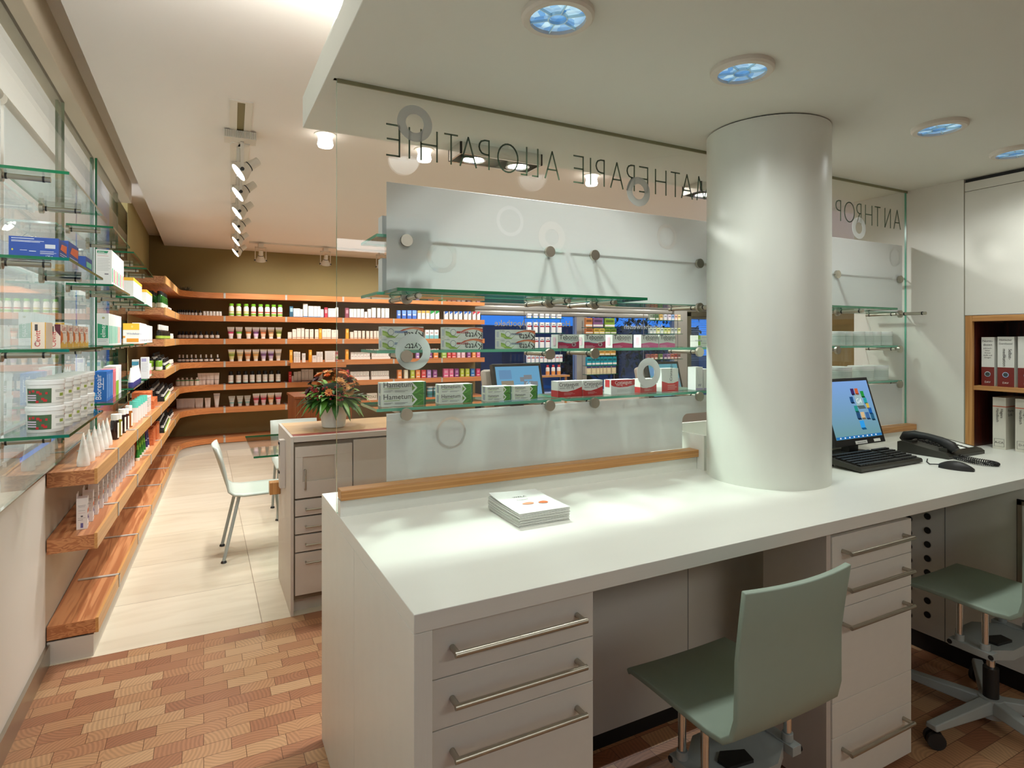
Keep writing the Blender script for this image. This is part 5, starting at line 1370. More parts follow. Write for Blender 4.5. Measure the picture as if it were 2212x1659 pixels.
small_row((725, 790, 862, 942, 1020, 1108, 1205, 1295, 1410), 0, 2, VB, 'drp', mk_bottle('dropper_bottle', .050, .095, (22, 16, 12), (226, 220, 212), (218, 206, 192), .42, .52, .30, (.12, .40)), 'dark dropper bottle with white pipette top')
small_row((700, 780, 860, 940, 1040), 0, 1, VB, 'gw', mk_bottle('pump_bottle', .054, .096, (232, 216, 196), (236, 228, 216), (236, 220, 200), .16, .80, .34, (.05, .60), .35, None, [(.60, .72, (24, 130, 62))]), 'white pump bottle with green shoulder')
small_row((1100, 1160, 1245, 1305, 1395), 0, 1, VB, 'ct1', mk_tube('cream_tube', .062, .150, (226, 208, 194), (214, 190, 172), [(.4, .44, (150, 130, 120))], .10, .8, 1, .2), 'tall pale cream tube', 'tube', .05)
small_row((700, 730, 760), 0, 0, VB, 'ct2', mk_tube('cream_tube', .045, .125, (222, 206, 194), (206, 180, 160), [], .12, .8, 1, .2), 'slim cream tube in the left set', 'tube', .05)
small_row((805, 830, 858, 895, 920, 945, 975), 0, 0, VB, 'ct2', None, 'slim cream tube in the long set', 'tube', .06)
small_row((1040, 1065, 1090, 1118), 0, 0, VB, 'ct2', None, 'slim cream tube in the middle set', 'tube', .05)
small_row((1215, 1252), 0, 0, VB, 'ct2', None, 'slim cream tube in the pair', 'tube', .04)
small_row((1395,), 0, 0, VB, 'ct3', mk_tube('cream_tube', .075, .180, (216, 202, 192), (214, 190, 172), [(.8, .93, (190, 180, 176))], .12, .6, 1, .22), 'tallest single cream tube', 'tube', .04)
# rosette on the topmost shelf
m = MB(); rr = random.Random(5)
for k in range(70):
    a = rr.uniform(0, 2 * PI); e = rr.uniform(.1, 1.4)
    leafmesh(m, (.03 * math.cos(a), .03 * math.sin(a), .01), (math.cos(a) * math.cos(e), math.sin(a) * math.cos(e), math.sin(e)), rr.uniform(.06, .10), .008, S(150, 150, 130, .4, .3), .2)
x, _ = PY(400, 620, 8.6)
tag(m.build('dried_rosette', None, (x, 8.62, LZ[5] + .002)), 'silvery dried rosette lying on the topmost fir shelf in the corner', 'decoration')

# ---------------------------------------------------------------- window side wooden shelves
RZ = PI / 2 - .036
def left(k, y, inset): return fx(y) - inset, y, LZ[k] + .0005
for y in (3.395, 3.515, 3.645, 3.755, 3.872, 3.985):
    put('cone', mk_tube('white_squeeze_tube', .062, .152, (238, 232, 222), (240, 236, 228), [(.58, .66, (232, 222, 212))], .16, .92, .9, .42), 'white squeeze tube with red dot', 'on the wide shelf by the low wall', 'tube', (fx(y) - .062, y, LZ[1] + .0005), RZ + .1, 'goods on the second window side shelf')
for (y, c, d, h) in ((4.20, (40, 24, 20), 'dark brown', .150), (4.315, (120, 116, 30), 'olive green', .138), (4.46, (36, 20, 18), 'blackish brown', .152), (4.59, (58, 24, 16), 'red brown', .140), (4.735, (150, 84, 26), 'amber', .146)):
    put(('oil', d), mk_bottle('bath_oil_bottle', .044, h, c, (240, 236, 228), (232, 228, 214), .24, .80, .8, (.06, .66), .12, .0195, None, True), f'{d} bath oil bottle with white cap', 'on the wide shelf by the low wall', 'bottle', (fx(y) - .058, y, LZ[1] + .0005), RZ, 'goods on the second window side shelf')
for k in range(5):
    y = 4.97 + k * .125
    def f():
        o = empty('deodorant_stick')
        MB().prism([(.024 * math.cos(a * PI / 10) * 1.1, .014 * math.sin(a * PI / 10)) for a in range(20)], 0, .105, S(226, 218, 212, .4)).build('body', o)
        MB().prism([(.0245 * math.cos(a * PI / 10) * 1.1, .0145 * math.sin(a * PI / 10)) for a in range(20)], .105, .152, S(96, 200, 180, .4)).build('cap', o)
        return o
    put('deo', f, 'white deodorant stick with turquoise cap', 'on the wide window side shelf', 'deodorant', (fx(y) - .058, y, LZ[1] + .0005), .15, 'goods on the second window side shelf')
for y in (5.62, 5.72): put('wcl', mk_carton('medicine_carton', .035, .05, .125, (236, 228, 222), lines(.1, .9, .9, 5, LTX, .12, .03)), 'slim white carton', 'after the turquoise capped sticks', 'carton', (fx(y) - .05, y, LZ[1] + .0005), .05, 'goods on the second window side shelf')
ORW = wood('orange_wood', srgb(196, 96, 50), srgb(214, 120, 70), 1, 14)
def riser(y0, y1, x0, x1, z, h, lab):
    m = MB().box(x0, x1, y0, y1, 0, h, ORW); tag(m.build('wooden_riser', None, (0, 0, z), bevel=.002), lab, 'display block', 'orange wood display blocks')
riser(5.86, 6.30, -.56, fx(6.0) - .03, LZ[1] + .0005, .07, 'orange wood display block lying under a smaller block')
riser(5.92, 6.16, -.54, fx(6.0) - .06, LZ[1] + .0715, .065, 'smaller orange wood block stacked on the larger one')
def crate(y0, y1, z, lab):
    x1 = fx(y0) - .02; x0 = x1 - .17; h = .13; q = .012; t = thing('wooden_crate', lab, 'crate', (0, 0, z), 0, 'open orange wood crates')
    MB().box(x0, x1, y0, y1, 0, q, ORW).build('floor_board', t)
    for a, b, c, d in ((x0, x1, y0, y0 + q), (x0, x1, y1 - q, y1), (x0, x0 + q, y0 + q, y1 - q), (x1 - q, x1, y0 + q, y1 - q)): MB().box(a, b, c, d, q, h, ORW).build('side_board', t)
crate(5.78, 6.02, LZ[0] + .0005, 'open orange wood crate nearest on the narrow shelf above the bench')
crate(6.05, 6.36, LZ[0] + .0005, 'open orange wood crate behind the first crate')
# folded cartons with purple bar code
def mk_flapbox():
    o = empty('flap_carton'); w_, d, h = .042, .056, .145
    pr = [('b', .38, .62, .05, .20, (96, 90, 150)), ('b', .15, .6, .30, .312, GI), ('o', .5, .42, .12, .022, (70, 66, 80)), ('b', .15, .85, .36, .368, GI), ('b', .2, .8, .52, .528, (200, 140, 150)), ('b', .2, .8, .60, .608, GI), ('b', .15, .85, .76, .77, GI), ('b', .2, .8, .72, .728, GI),
          ('r', 'b', .0, 1, .50, .62, (226, 110, 60)), ('r', 'b', .2, .8, .3, .42, (120, 100, 150)), ('r', 'b', .15, .85, .75, .78, GI), ('r', 'b', .1, .6, .1, .13, GI)]
    carton_mb(w_, d, h, (232, 226, 222), pr).build('carton_body', o, smooth=False)
    MB().add([(-w_ / 2, d, h), (-w_ / 2 + .004, d + .002, h), (-w_ / 2 + .004, d + .006, h + .022), (-w_ / 2, d + .004, h + .022), (-w_ / 2, .0, h), (-w_ / 2, .015, h + .018), (-w_ / 2, .0, h + .003)], [(0, 1, 2, 3)], S(232, 226, 222, .5)).box(-w_ / 2, -w_ / 2 + .0015, .005, d - .005, h, h + .02, S(228, 222, 218, .5)).build('open_flap', o)
    return o
GI = (120, 116, 124)
for k in range(13):
    y = 3.385 + k * .125
    put('flap', mk_flapbox, 'white carton with purple bar code and open flap', 'on the shelf above the bench', 'carton', (fx(y) - .066, y, LZ[0] + .0005), .06, 'goods on the lowest window side shelf')
for k in range(4):
    y = 5.10 + k * .115
    put('grt', mk_tube('green_tube', .05, .165, (40, 120, 40), (226, 222, 206), [(.5, .7, (110, 170, 50))], .14, .8, 1, .3), 'green squeeze tube', 'on the shelf above the bench', 'tube', (fx(y) - .052, y, LZ[0] + .0005), RZ, 'goods on the lowest window side shelf')
for k in range(2):
    y = 5.57 + k * .10
    put('nvt', mk_tube('navy_tube', .05, .165, (46, 44, 92), (226, 220, 214), [(.45, .5, (190, 190, 210))], .14, .8, 1, .3), 'navy blue squeeze tube', 'on the shelf above the bench', 'tube', (fx(y) - .052, y, LZ[0] + .0005), RZ, 'goods on the lowest window side shelf')
# stepped tester racks with dark bottles
TB = mk_bottle('tester_bottle', .03, .07, (16, 14, 14), (14, 14, 14), (216, 212, 204), .3, .72, .45, (.15, .5))
def rack(k, y0, y1, lab, wh, nper, seed):
    t = thing('tester_rack', lab, 'rack', (0, 0, LZ[k] + .0005), 0, 'black stepped tester racks')
    L = y1 - y0; xm = fx((y0 + y1) / 2)
    o = MB().prism_y([(-.145, 0), (-.02, 0), (-.02, .03), (-.06, .03), (-.06, .06), (-.10, .06), (-.10, .09), (-.145, .09)], 0, L, BLACK).build('steps', t); o.location = (xm, y0, 0)
    o = MB().box(-.02, -.016, 0, L, .004, .034, S(150, 180, 60, .5)).box(-.0159, -.006, 0, L, 0, .018, S(236, 226, 190, .5)).build('label_strip', t); o.location = (xm, y0, 0)
    for r in range(3):
        for i in range(nper):
            y = y0 + L * (i + .5) / nper; z = (.0305, .0605, .0905)[r]
            put('tbo', TB, f'{("front", "middle", "rear")[r]} row tester bottle', wh, 'bottle', (xm - (.04, .08, .122)[r], y, LZ[k] + z + .0006), RZ, 'tester bottles on the stepped racks')
rack(2, 6.62, 7.45, 'black stepped rack with lime strip on the third window side shelf', 'on the rack of the third shelf', 7, 1)
rack(1, 6.50, 7.40, 'black stepped rack with lime strip on the wide second shelf', 'on the rack of the second shelf', 8, 2)
rack(0, 6.48, 7.40, 'black stepped rack with lime strip on the lowest shelf', 'on the rack of the lowest shelf', 8, 3)
def grp(k, ys, xs, key, mk, desc, wh, cat='bottle'):
    for x in xs:
        for y in ys: put(key, mk, desc, wh, cat, (fx(y) - x, y, LZ[k] + .0005), RZ, f'goods on the {kn[k]} window side shelf')
grp(4, (6.58, 6.70, 6.82, 6.94, 7.06), (.05, .12), 'grn', mk_bottle('green_shampoo_bottle', .056, .165, (30, 84, 26), (18, 18, 18), (190, 200, 180), .2, .80, .6, (.06, .32), .15), 'green bottle with black cap', 'on the fifth window side shelf')
grp(4, (7.25, 7.37), (.05,), 'crm', mk_carton('soap_carton', .06, .05, .085, (222, 206, 170), []), 'cream soap carton', 'on the fifth window side shelf', 'carton')
grp(4, (7.52, 7.66, 7.80), (.05,), 'soap', mk_carton('soap_carton', .08, .05, .055, (236, 230, 226), [('p', [(.1, .1), (.6, .2), (.9, .8), (.3, .6)], (40, 36, 40))]), 'white soap carton with black pattern', 'on the fifth window side shelf', 'carton')
grp(3, (6.56, 6.70, 6.84, 6.98, 7.12, 7.26, 7.40), (.055,), 'pmp', mk_bottle('pump_soap_bottle', .056, .14, (30, 24, 18), (226, 222, 212), (150, 180, 70), .36, .60, .3, (.05, .24), .15), 'dark pump bottle with lime label', 'on the fourth window side shelf')
grp(3, (7.56, 7.66, 7.76, 7.86), (.05,), 'whs', mk_bottle('small_white_jar', .036, .062, (232, 222, 208), (240, 234, 226), (236, 226, 212), .3, .74, .7, (.1, .5)), 'small white jar', 'on the fourth window side shelf')
grp(2, (7.56, 7.66, 7.76, 7.86), (.05, .10), 'whs2', mk_bottle('small_white_jar', .036, .062, (232, 222, 208), (240, 234, 226), (70, 60, 60), .3, .74, .7, (.2, .3)), 'small white jar with dark line', 'on the third window side shelf')
grp(2, (6.48, 6.56), (.05, .12), 'lim', mk_bottle('lime_bottle', .05, .12, (120, 160, 40), (20, 20, 20), (236, 232, 220), .2, .80, .6, (.06, .3), .2), 'lime bottle with black cap', 'at the near end of the third window side shelf')
grp(1, (6.5, 6.66, 6.82, 6.98), (.19, .25), 'wine', mk_bottle('dark_juice_bottle', .06, .20, (12, 10, 8), (10, 10, 10), (186, 182, 166), .14, .60, .3, (.25, .45), .15), 'tall dark juice bottle', 'behind the rack on the second window side shelf')
grp(1, (7.50, 7.62, 7.74, 7.86), (.05, .11), 'blk2', mk_bottle('small_dark_bottle', .036, .085, (20, 16, 12), (16, 14, 14), (222, 210, 196), .28, .72, .5, (.10, .5)), 'small dark bottle', 'beyond the rack of the second window side shelf')
grp(0, (7.5, 7.62, 7.74, 7.86), (.05, .11), 'blk2', None, 'small dark bottle', 'beyond the rack of the lowest window side shelf')
flush()

# ---------------------------------------------------------------- goods on the cantilever glass shelves
Zg = [z + .0008 for z in ROWZ]
BLUE = (36, 72, 150)
def pcart(desc, where_, x0, x1, y0, y1, r, h, base, prints, side=None, key=None, cat='carton', zoff=0.0, nm='medicine_carton', grp_=None):
    put(key or ('pc', x0, y0, r, desc), mk_carton(nm, x1 - x0, y1 - y0, h, base, prints, None, None), desc, where_, cat, ((x0 + x1) / 2, y0, Zg[r] + zoff), 0, grp_ or f'goods on the {rown[r]} glass shelves')
W1 = (230, 234, 240)
bp = [('b', .05, .5, .90, .93, W1), ('b', .05, .7, .80, .82, W1), ('b', .05, .62, .75, .77, W1), ('b', .72, .93, .48, .68, (200, 204, 210)), ('o', .07, .36, .018, .05, (210, 200, 60)), ('b', .22, .36, .34, .36, W1), ('b', .40, .54, .30, .33, W1), ('b', .62, .9, .32, .34, W1), ('b', .62, .95, .25, .265, W1), ('b', .62, .9, .20, .215, W1), ('t', '120 g', .74, .05, .009, W1, 'L', 0),
      ('r', 'p', [(.15, .5), (.9, .45), (.95, .85), (.3, .8)], (214, 100, 60)), ('r', 'b', .1, .9, .3, .33, W1), ('r', 'b', .1, .8, .2, .23, W1)]
pcart('large dark blue carton, first of three', 'on the second highest near glass shelf', -.565, -.433, 2.475, 2.61, 2, .068, BLUE, bp)
pcart('tall dark blue carton, second of three', 'on the second highest near glass shelf', -.565, -.433, 2.635, 2.83, 2, .084, BLUE, bp)
pcart('small dark blue carton, third of three', 'on the second highest near glass shelf', -.53, -.42, 2.90, 3.05, 2, .062, BLUE, [('b', .1, .6, .7, .75, W1), ('r', 'b', .1, .9, .35, .7, (110, 200, 170)), ('r', 'b', .1, .7, .15, .2, W1)])
CEV = [('b', 0, .06, 0, 1, (224, 166, 40)), ('b', .94, 1, 0, 1, (224, 166, 40)), ('t', 'Cevitt', .62, .08, .022, (190, 40, 40), 'L', 90), ('t', 'heiss', .36, .12, .008, GI, 'L', 90), ('b', .25, .45, .68, .92, (70, 66, 66))]
CEVR = [('r', 'b', 0, 1, 0, .25, (224, 180, 70)), ('r', 'p', [(.0, .15), (.4, .35), (.35, .62), (0, .75)], (206, 110, 50)), ('r', 'o', .62, .30, .2, .14, (240, 224, 200)), ('r', 't', 'Cevitt', .22, .74, .026, (180, 40, 44), 'L', 0), ('r', 'b', .3, .8, .64, .66, GI)]
pcart('yellow edged cold remedy carton, nearest of its row', 'on the second lowest near glass shelf', -.507, -.468, 2.475, 2.575, 1, .088, (240, 222, 200), CEV, key='cevy')
for k in range(5):
    y0 = 2.60 + k * .115
    pcart('white cold remedy carton with maroon wave', 'on the second lowest near glass shelf', -.488, -.450, y0, y0 + .108, 1, .084, (238, 224, 208), [('t', 'Cevitt', .66, .06, .022, (190, 40, 40), 'L', 90), ('b', .3, .5, .6, .92, (70, 66, 66)), ('p', [(.6, .75), (1, .5), (1, 1), (.55, 1)], (90, 30, 44))] + CEVR, key='cevw')
for k in range(5):
    for s_ in range(2):
        put('pail', mk_pail('supplement_pail', .053, .088), f'white pail with berry label, {("bottom", "top")[s_]} of its stack,', 'on the lowest near glass shelf', 'pail', (-.482 + .004 * k, 2.545 + k * .128, Zg[0] + s_ * .0888), .25, 'white pails on the lowest glass shelf')
GRN = (20, 140, 96)
for k in range(8):
    y0 = 3.585 + k * .064
    pr = [('p', [(.08, .9), (.72, .9), (.80, .965), (.08, .965)], GRN), ('t', 'elmex', .14, .912, .011, (240, 244, 240), 'L', 0), ('b', .1, .7, .87, .878, GI), ('b', .1, .8, .82, .828, (200, 110, 110))] + lines(.1, .9, .74, 8, (170, 170, 168), .045, .008) + [('b', .55, .8, .30, .33, GI), ('r', 'b', .3, .7, .1, .5, [(60, 170, 120), (210, 90, 90), (150, 180, 60), (210, 90, 90)][k % 4])]
    pcart('tall white dental carton with green head tag', 'on the second column of glass shelves', -.478, -.412, y0, y0 + .060, 2, .178 - .006 * (k > 3), (232, 232, 228), pr, key=('elm', k % 4))
for k in range(9):
    y0 = 3.585 + k * .057
    pr = [('p', [(.05, .22), (.95, .22), (.95, .62), (.05, .68)], GRN), ('t', 'elmex', .72, .25, .030, (240, 244, 240), 'L', 90), ('o', .55, .86, .12, .035, (170, 170, 120))] + lines(.1, .9, .17, 2, GI, .05, .01) + [('r', 'b', .2, .8, .05, .62, [(90, 190, 160), (120, 200, 170), (80, 180, 150), (226, 150, 130), (120, 160, 220)][min(4, k // 2)])]
    pcart('white dental carton with sideways green tag', 'on the second column of glass shelves', -.474, -.424, y0, y0 + .052, 1, .160, (224, 228, 222), pr, key=('elg', min(4, k // 2)))
cols = [(20, 100, 180), (20, 100, 180), (24, 104, 186), (24, 90, 170), (226, 120, 130), (230, 130, 140), (232, 236, 224), (232, 236, 224), (234, 230, 232), (226, 224, 230)]
nmz = ['blue', 'blue', 'blue', 'blue', 'pink', 'pink', 'white and green', 'white and green', 'white', 'white']
for k in range(10):
    y0 = 3.575 + k * .060; c = cols[k]
    pr = []
    if k < 4: pr = [('t', 'Biorepair', .62, .08, .034, (240, 240, 244), 'L', 90), ('b', .74, .8, .4, .8, (200, 214, 236)), ('b', .1, .3, .1, .3, (60, 150, 210)), ('r', 'b', .3, .7, .1, .9, (120, 170, 220))]
    elif k in (6, 7): pr = [('r', 'b', 0, 1, 0, .5, (130, 180, 40)), ('b', 0, 1, 0, .45, (130, 180, 40))]
    else: pr = [('r', 'b', .3, .7, .1, .9, tuple(max(0, q - 30) for q in c))]
    pcart(f'{nmz[k]} upright toothpaste carton', 'on the lowest glass shelf, second column', -.490, -.432, y0, y0 + .054, 0, .150 + .012 * (k > 5), c, pr, key=('bio', k))
YEL = (250, 190, 50)
for k in range(6):
    y0 = 4.52 + k * .10
    pcart('white carton with yellow top edge', 'on the second highest glass shelf, third column', -.465, -.402, y0, y0 + .085, 2, .125, (240, 238, 232), [('b', 0, 1, .84, 1, YEL), ('r', 'b', 0, 1, .84, 1, YEL), ('r', 't', 'lavera', .1, .66, .022, (90, 100, 150), 'L', 0)] + [('r',) + q for q in lines(.1, .9, .5, 3, (200, 150, 120), .1, .02)], key='lav')
pcart('wide white and orange carton with yellow header', 'on the second lowest glass shelf, third column', -.462, -.372, 4.55, 4.60, 1, .132, (240, 236, 224), [('b', 0, 1, .68, 1, YEL), ('t', 'Windelsana', .22, .45, .017, (80, 90, 140), 'L', 0), ('b', .22, .95, .08, .26, (230, 150, 40)), ('b', 0, .14, .28, .38, (230, 150, 40)), ('o', .55, .84, .06, .06, (240, 210, 110))])
for k in range(7):
    y0 = 4.64 + k * .075
    pcart('plain white upright carton', 'behind the yellow headed carton, third column', -.42, -.375, y0, y0 + .06, 1, .138, (238, 234, 232), [('r', 'b', .2, .8, .1, .2, (150, 140, 150))], key='pw3')
for k in range(7):
    y = 4.56 + k * .085
    put('tbz', mk_tube('toothpaste_tube', .046, .125, (240, 236, 228), (58, 56, 120), [(.3, .34, (200, 196, 210))], .26, .95, .8, .35), 'white toothpaste tube on a navy cap', 'on the lowest glass shelf, third column', 'tube', (-.42, y, Zg[0]), RZ, 'goods on the lowest glass shelves')
for k in range(6):
    y0 = 5.50 + k * .10
    pcart('white carton with yellow top edge', 'on the second highest glass shelf, farthest column', -.46, -.402, y0, y0 + .085, 2, .12, (240, 238, 232), [('b', 0, 1, .82, 1, YEL), ('r', 'b', 0, 1, .82, 1, YEL), ('r', 'b', .2, .8, .3, .6, (214, 210, 220))], key='lav4')
for k in range(6):
    y0 = 5.50 + k * .10
    pcart('plain white upright carton', 'on the second lowest glass shelf, farthest column', -.45, -.40, y0, y0 + .07, 1, .14, (240, 236, 232), [('r', 'b', .2, .8, .1, .2, (150, 140, 150)), ('b', .2, .8, .8, .84, GI)], key='pw4')
pcart('white carton with blue head band', 'on the lowest glass shelf, farthest column', -.50, -.455, 5.50, 5.55, 0, .150, (232, 232, 230), [('b', 0, 1, .70, .9, (80, 160, 190))])
pcart('tall white carton with lilac square', 'on the lowest glass shelf, farthest column', -.44, -.385, 5.48, 5.54, 0, .168, (236, 234, 236), [('b', .12, .7, .8, .95, (176, 170, 210))] + lines(.1, .85, .7, 6, (190, 186, 196), .07, .012))
for k in range(4): pcart('small pink and white carton', 'on the lowest glass shelf, farthest column', -.43, -.395, 5.64 + k * .07, 5.69 + k * .07, 0, .105, (236, 222, 214), [('r', 'b', 0, 1, .2, .5, (220, 120, 100))], key='pk4')
flush()

# ---------------------------------------------------------------- goods on the partition shelves
PYF = GY + .055
def onshelf(u0, u1, lv, y=PYF):
    x0, _ = PY(u0, 750, y); x1, _ = PY(u1, 750, y); return x0, x1, SZ[lv] + .0007
def stack(u0, us, u1, lv, hs, base, prints, desc, wh, dep=.05, cat='carton', side=None):
    """u0..us is the visible side face, us..u1 the front"""
    x0, x1, z = onshelf(us, u1, lv); w_ = x1 - x0
    for i, h in enumerate(hs):
        d = desc if len(hs) == 1 else f'{("lower", "upper", "top")[i]} {desc}'
        pr = prints[i] if isinstance(prints[0], list) else prints
        put(('ps', u0, lv, i, desc), mk_carton('medicine_carton', w_, dep, h - .0006, base, pr), d, wh, cat, ((x0 + x1) / 2, PYF, z), 0, f'goods on the {nm[lv]} partition shelf'); z += h
def kytta(tag_, tc_):
    o = (206, 84, 50); o2 = (238, 160, 110); g = (140, 176, 70)
    wave = [(.36, .52), (.50, .78), (.66, .93), (.82, .97), (1, .88), (1, .52), (.88, .72), (.74, .80), (.58, .72)]
    return [('p', wave, o), ('p', [(.50, .72), (.66, .86), (.84, .88), (1, .70), (1, .64), (.84, .80), (.66, .78)], o2),
            ('p', [(0, .66), (.10, .55), (.18, .30), (.30, .12), (.42, .46), (.30, .02), (.12, .04), (0, .34)], g), ('p', [(0, .5), (.10, .42), (.16, .18), (.05, .18), (0, .26)], (176, 200, 110)),
            ('o', .20, .52, .075, .30, (60, 84, 110)), ('o', .20, .52, .066, .265, (232, 234, 226)), ('b', .29, .60, .44, .62, tc_), ('t', tag_, .58, .58, .0085, (230, 234, 236), 'L', 180),
            ('t', 'Kytta', .985, .52, .033, (24, 24, 26), 'L', 180), ('t', 'MERCK', .10, .92, .006, GI, 'L', 180), ('b', .3, .62, .88, .895, (180, 184, 180)), ('b', .34, .58, .80, .812, (180, 184, 180)), ('l', 'b', .3, .7, .2, .8, (190, 196, 210))]
CR = (226, 230, 222)
stack(821, 826, 915, 'C', [.0405, .0405], CR, kytta('Schmerzsalbe', (40, 90, 150)), 'upside down ointment carton with blue name tag', 'seen through the large frosted ring', .05)
stack(955.7, 962.5, 1042.5, 'C', [.0405, .0405], CR, kytta('Balsam f', (180, 60, 50)), 'upside down ointment carton with red name tag', 'on the third partition shelf', .05)
stack(1075, 1082, 1156, 'C', [.0365, .0365], CR, kytta('Schmerzsalbe', (30, 60, 100)), 'upside down ointment carton with navy name tag', 'left of the ginkgo cartons', .05)
def tebo(sub, c, wave, tilt_=False):
    p = [('b', 0, 1, 0, .36, c)]
    if wave: p = [('p', [(0, 0), (1, 0), (1, .52), (.85, .42), (.6, .34), (.4, .36), (.2, .44), (0, .43)], c), ('p', [(0, .47), (.2, .48), (.4, .40), (.6, .38), (.6, .35), (.4, .37), (.2, .45), (0, .44)], (60, 150, 180)), ('o', .75, .25, .125, .18, (150, 40, 70)), ('o', .75, .26, .10, .145, (190, 160, 170)), ('o', .74, .26, .05, .09, (110, 40, 60))]
    else: p = [('b', 0, 1, 0, .30, c), ('p', [(0, .30), (1, .30), (.5, .40)], c)]
    return p + [('t', 'Tebonin', .07, .64, .0265, (28, 28, 30), 'L', 0), ('t', sub, .30, .53, .010, (120, 150, 160) if wave else (120, 90, 100), 'L', 0), ('b', .05, .4, .16, .18, (230, 200, 210)), ('b', .05, .5, .09, .11, (230, 200, 210)), ('b', .05, .45, .03, .05, (230, 200, 210)), ('l', 'b', .3, .7, .2, .8, (226, 190, 200))]
MAG = (176, 28, 76); PNK = (216, 96, 150)
stack(1199, 1205, 1251, 'C', [.056], (226, 228, 220), tebo('bei Ohrgeräuschen', MAG, True), 'ginkgo carton with ear emblem, first of the row', 'on the third partition shelf')
stack(1255, 1262, 1308, 'C', [.056], (226, 228, 220), tebo('bei Ohrgeräuschen', MAG, True), 'ginkgo carton with ear emblem, second of the row', 'on the third partition shelf')
stack(1309, 1323, 1366, 'C', [.056], (226, 228, 220), tebo('intens 120 mg', (200, 40, 100), False), 'ginkgo carton with magenta roof band, third of the row', 'on the third partition shelf')
stack(1367, 1385, 1422, 'C', [.056], (226, 228, 220), tebo('spezial 80 mg', PNK, False), 'ginkgo carton with pink roof band, fourth of the row', 'on the third partition shelf')
stack(1423, 1424, 1458, 'C', [.056], (226, 228, 220), tebo('spezial 80 mg', PNK, False), 'ginkgo carton with pink roof band, last of the row', 'on the third partition shelf')
stack(1494, 1508, 1533, 'C', [.027, .027], (230, 232, 222), [('b', .0, .2, .3, 1, (140, 190, 60)), ('t', 'Passidon', .3, .2, .012, (90, 96, 100), 'L', 180), ('b', .3, .8, .6, .65, GI)], 'flat white carton with green tab', 'against the column, third shelf')
LG = (64, 132, 40)
def hame(sz):
    return [('p', [(.66, 0), (.76, .5), (.66, 1), (.95, 1), (.95, 0)], LG), ('p', [(.955, 0), (1, 0), (1, 1), (.955, 1)], (14, 100, 60)), ('p', [(.70, 0), (.78, 0), (.95, .46), (.95, .52)], (96, 160, 60)), ('p', [(.74, .55), (.95, .58), (.95, .62)], (120, 176, 80)), ('p', [(.80, 1), (.86, 1), (.95, .72), (.95, .66)], (90, 152, 56)),
            ('p', [(.60, 0), (.68, 0), (.80, .5), (.68, 1), (.60, 1), (.72, .5)], (236, 240, 232)), ('p', [(.68, .24), (.75, .5), (.68, .76)], (120, 160, 60)), ('t', 'Hametum', .04, .60, sz, (60, 62, 58), 'L', 0), ('b', .05, .4, .47, .51, (150, 180, 90)), ('b', .05, .24, .30, .33, GI), ('b', .05, .2, .21, .24, GI), ('b', .29, .58, .28, .31, GI), ('b', .29, .52, .19, .22, GI), ('l', 'b', .3, .7, .1, .9, (160, 166, 180))]
HB = (230, 234, 222)
stack(819.6, 824.6, 920, 'D', [.0415, .0415], HB, hame(.0265), 'large ointment carton with green leaf end', 'on the lowest partition shelf')
stack(946.8, 951, 1021, 'D', [.0345, .0345], HB, hame(.0185), 'middle sized ointment carton with green leaf end', 'on the lowest partition shelf')
stack(1038, 1052, 1104, 'D', [.0275, .0275], HB, hame(.0115), 'small ointment carton with green leaf end', 'before the touch terminal')
stack(1105.5, 1110.5, 1161, 'D', [.0265, .0265], HB, hame(.0115), 'small ointment carton with green leaf tip', 'next before the tall red cartons')
CRD = (190, 36, 40)
def crat(kind):
    if kind == 'novo': return [('p', [(0, .44), (.15, .36), (.4, .34), (.7, .44), (1, .62), (1, 0), (0, 0)], CRD), ('t', 'Crataegutt', .05, .68, .0215, (50, 50, 50), 'L', 0), ('t', 'novo 450 mg', .08, .52, .013, (120, 110, 110), 'L', 0), ('b', .25, .6, .25, .27, (230, 190, 186)), ('b', .25, .7, .19, .205, (230, 190, 186)), ('b', .25, .55, .13, .145, (230, 190, 186)), ('l', 'b', 0, 1, 0, .42, CRD)]
    return [('p', [(0, 1), (1, 1), (1, .62), (.7, .50), (.35, .48), (.1, .56), (0, .66)], (196, 44, 48)), ('t', 'Crataegutt', .16, .70, .0205, (240, 236, 232), 'L', 0), ('t', '600 mg', .22, .58, .011, (240, 226, 222), 'L', 0)] + lines(.25, .8, .35, 4, (170, 170, 166), .06, .012) + [('l', 'b', .2, .8, .5, 1, (206, 60, 64))]
stack(1190.6, 1205, 1257, 'D', [.064], (230, 230, 224), crat('novo'), 'hawthorn carton with red lower wave, first of the row', 'on the lowest partition shelf')
stack(1258, 1259, 1302, 'D', [.0635], (230, 230, 224), crat('novo'), 'hawthorn carton with red lower wave, second of the row', 'on the lowest partition shelf')
stack(1302.7, 1320, 1371, 'D', [.0615], (232, 232, 228), crat('600'), 'white hawthorn carton with red upper field', 'on the lowest partition shelf')
stack(1372, 1383, 1418, 'D', [.0605], (230, 230, 224), crat('novo'), 'hawthorn carton partly behind the frosted ring', 'on the lowest partition shelf')
stack(1420, 1429.5, 1465, 'D', [.103], (232, 232, 226), [('p', [(0, 0), (1, 0), (1, .44), (.7, .36), (.4, .36), (0, .46)], (206, 36, 40)), ('t', 'Crataegutt', .62, .46, .0205, (60, 60, 60), 'L', 90), ('b', .35, .8, .26, .28, (240, 190, 186)), ('b', .35, .9, .18, .2, (240, 190, 186)), ('b', .35, .8, .1, .12, (240, 190, 186))], 'upright hawthorn carton with vertical name', 'at the end of the red row')
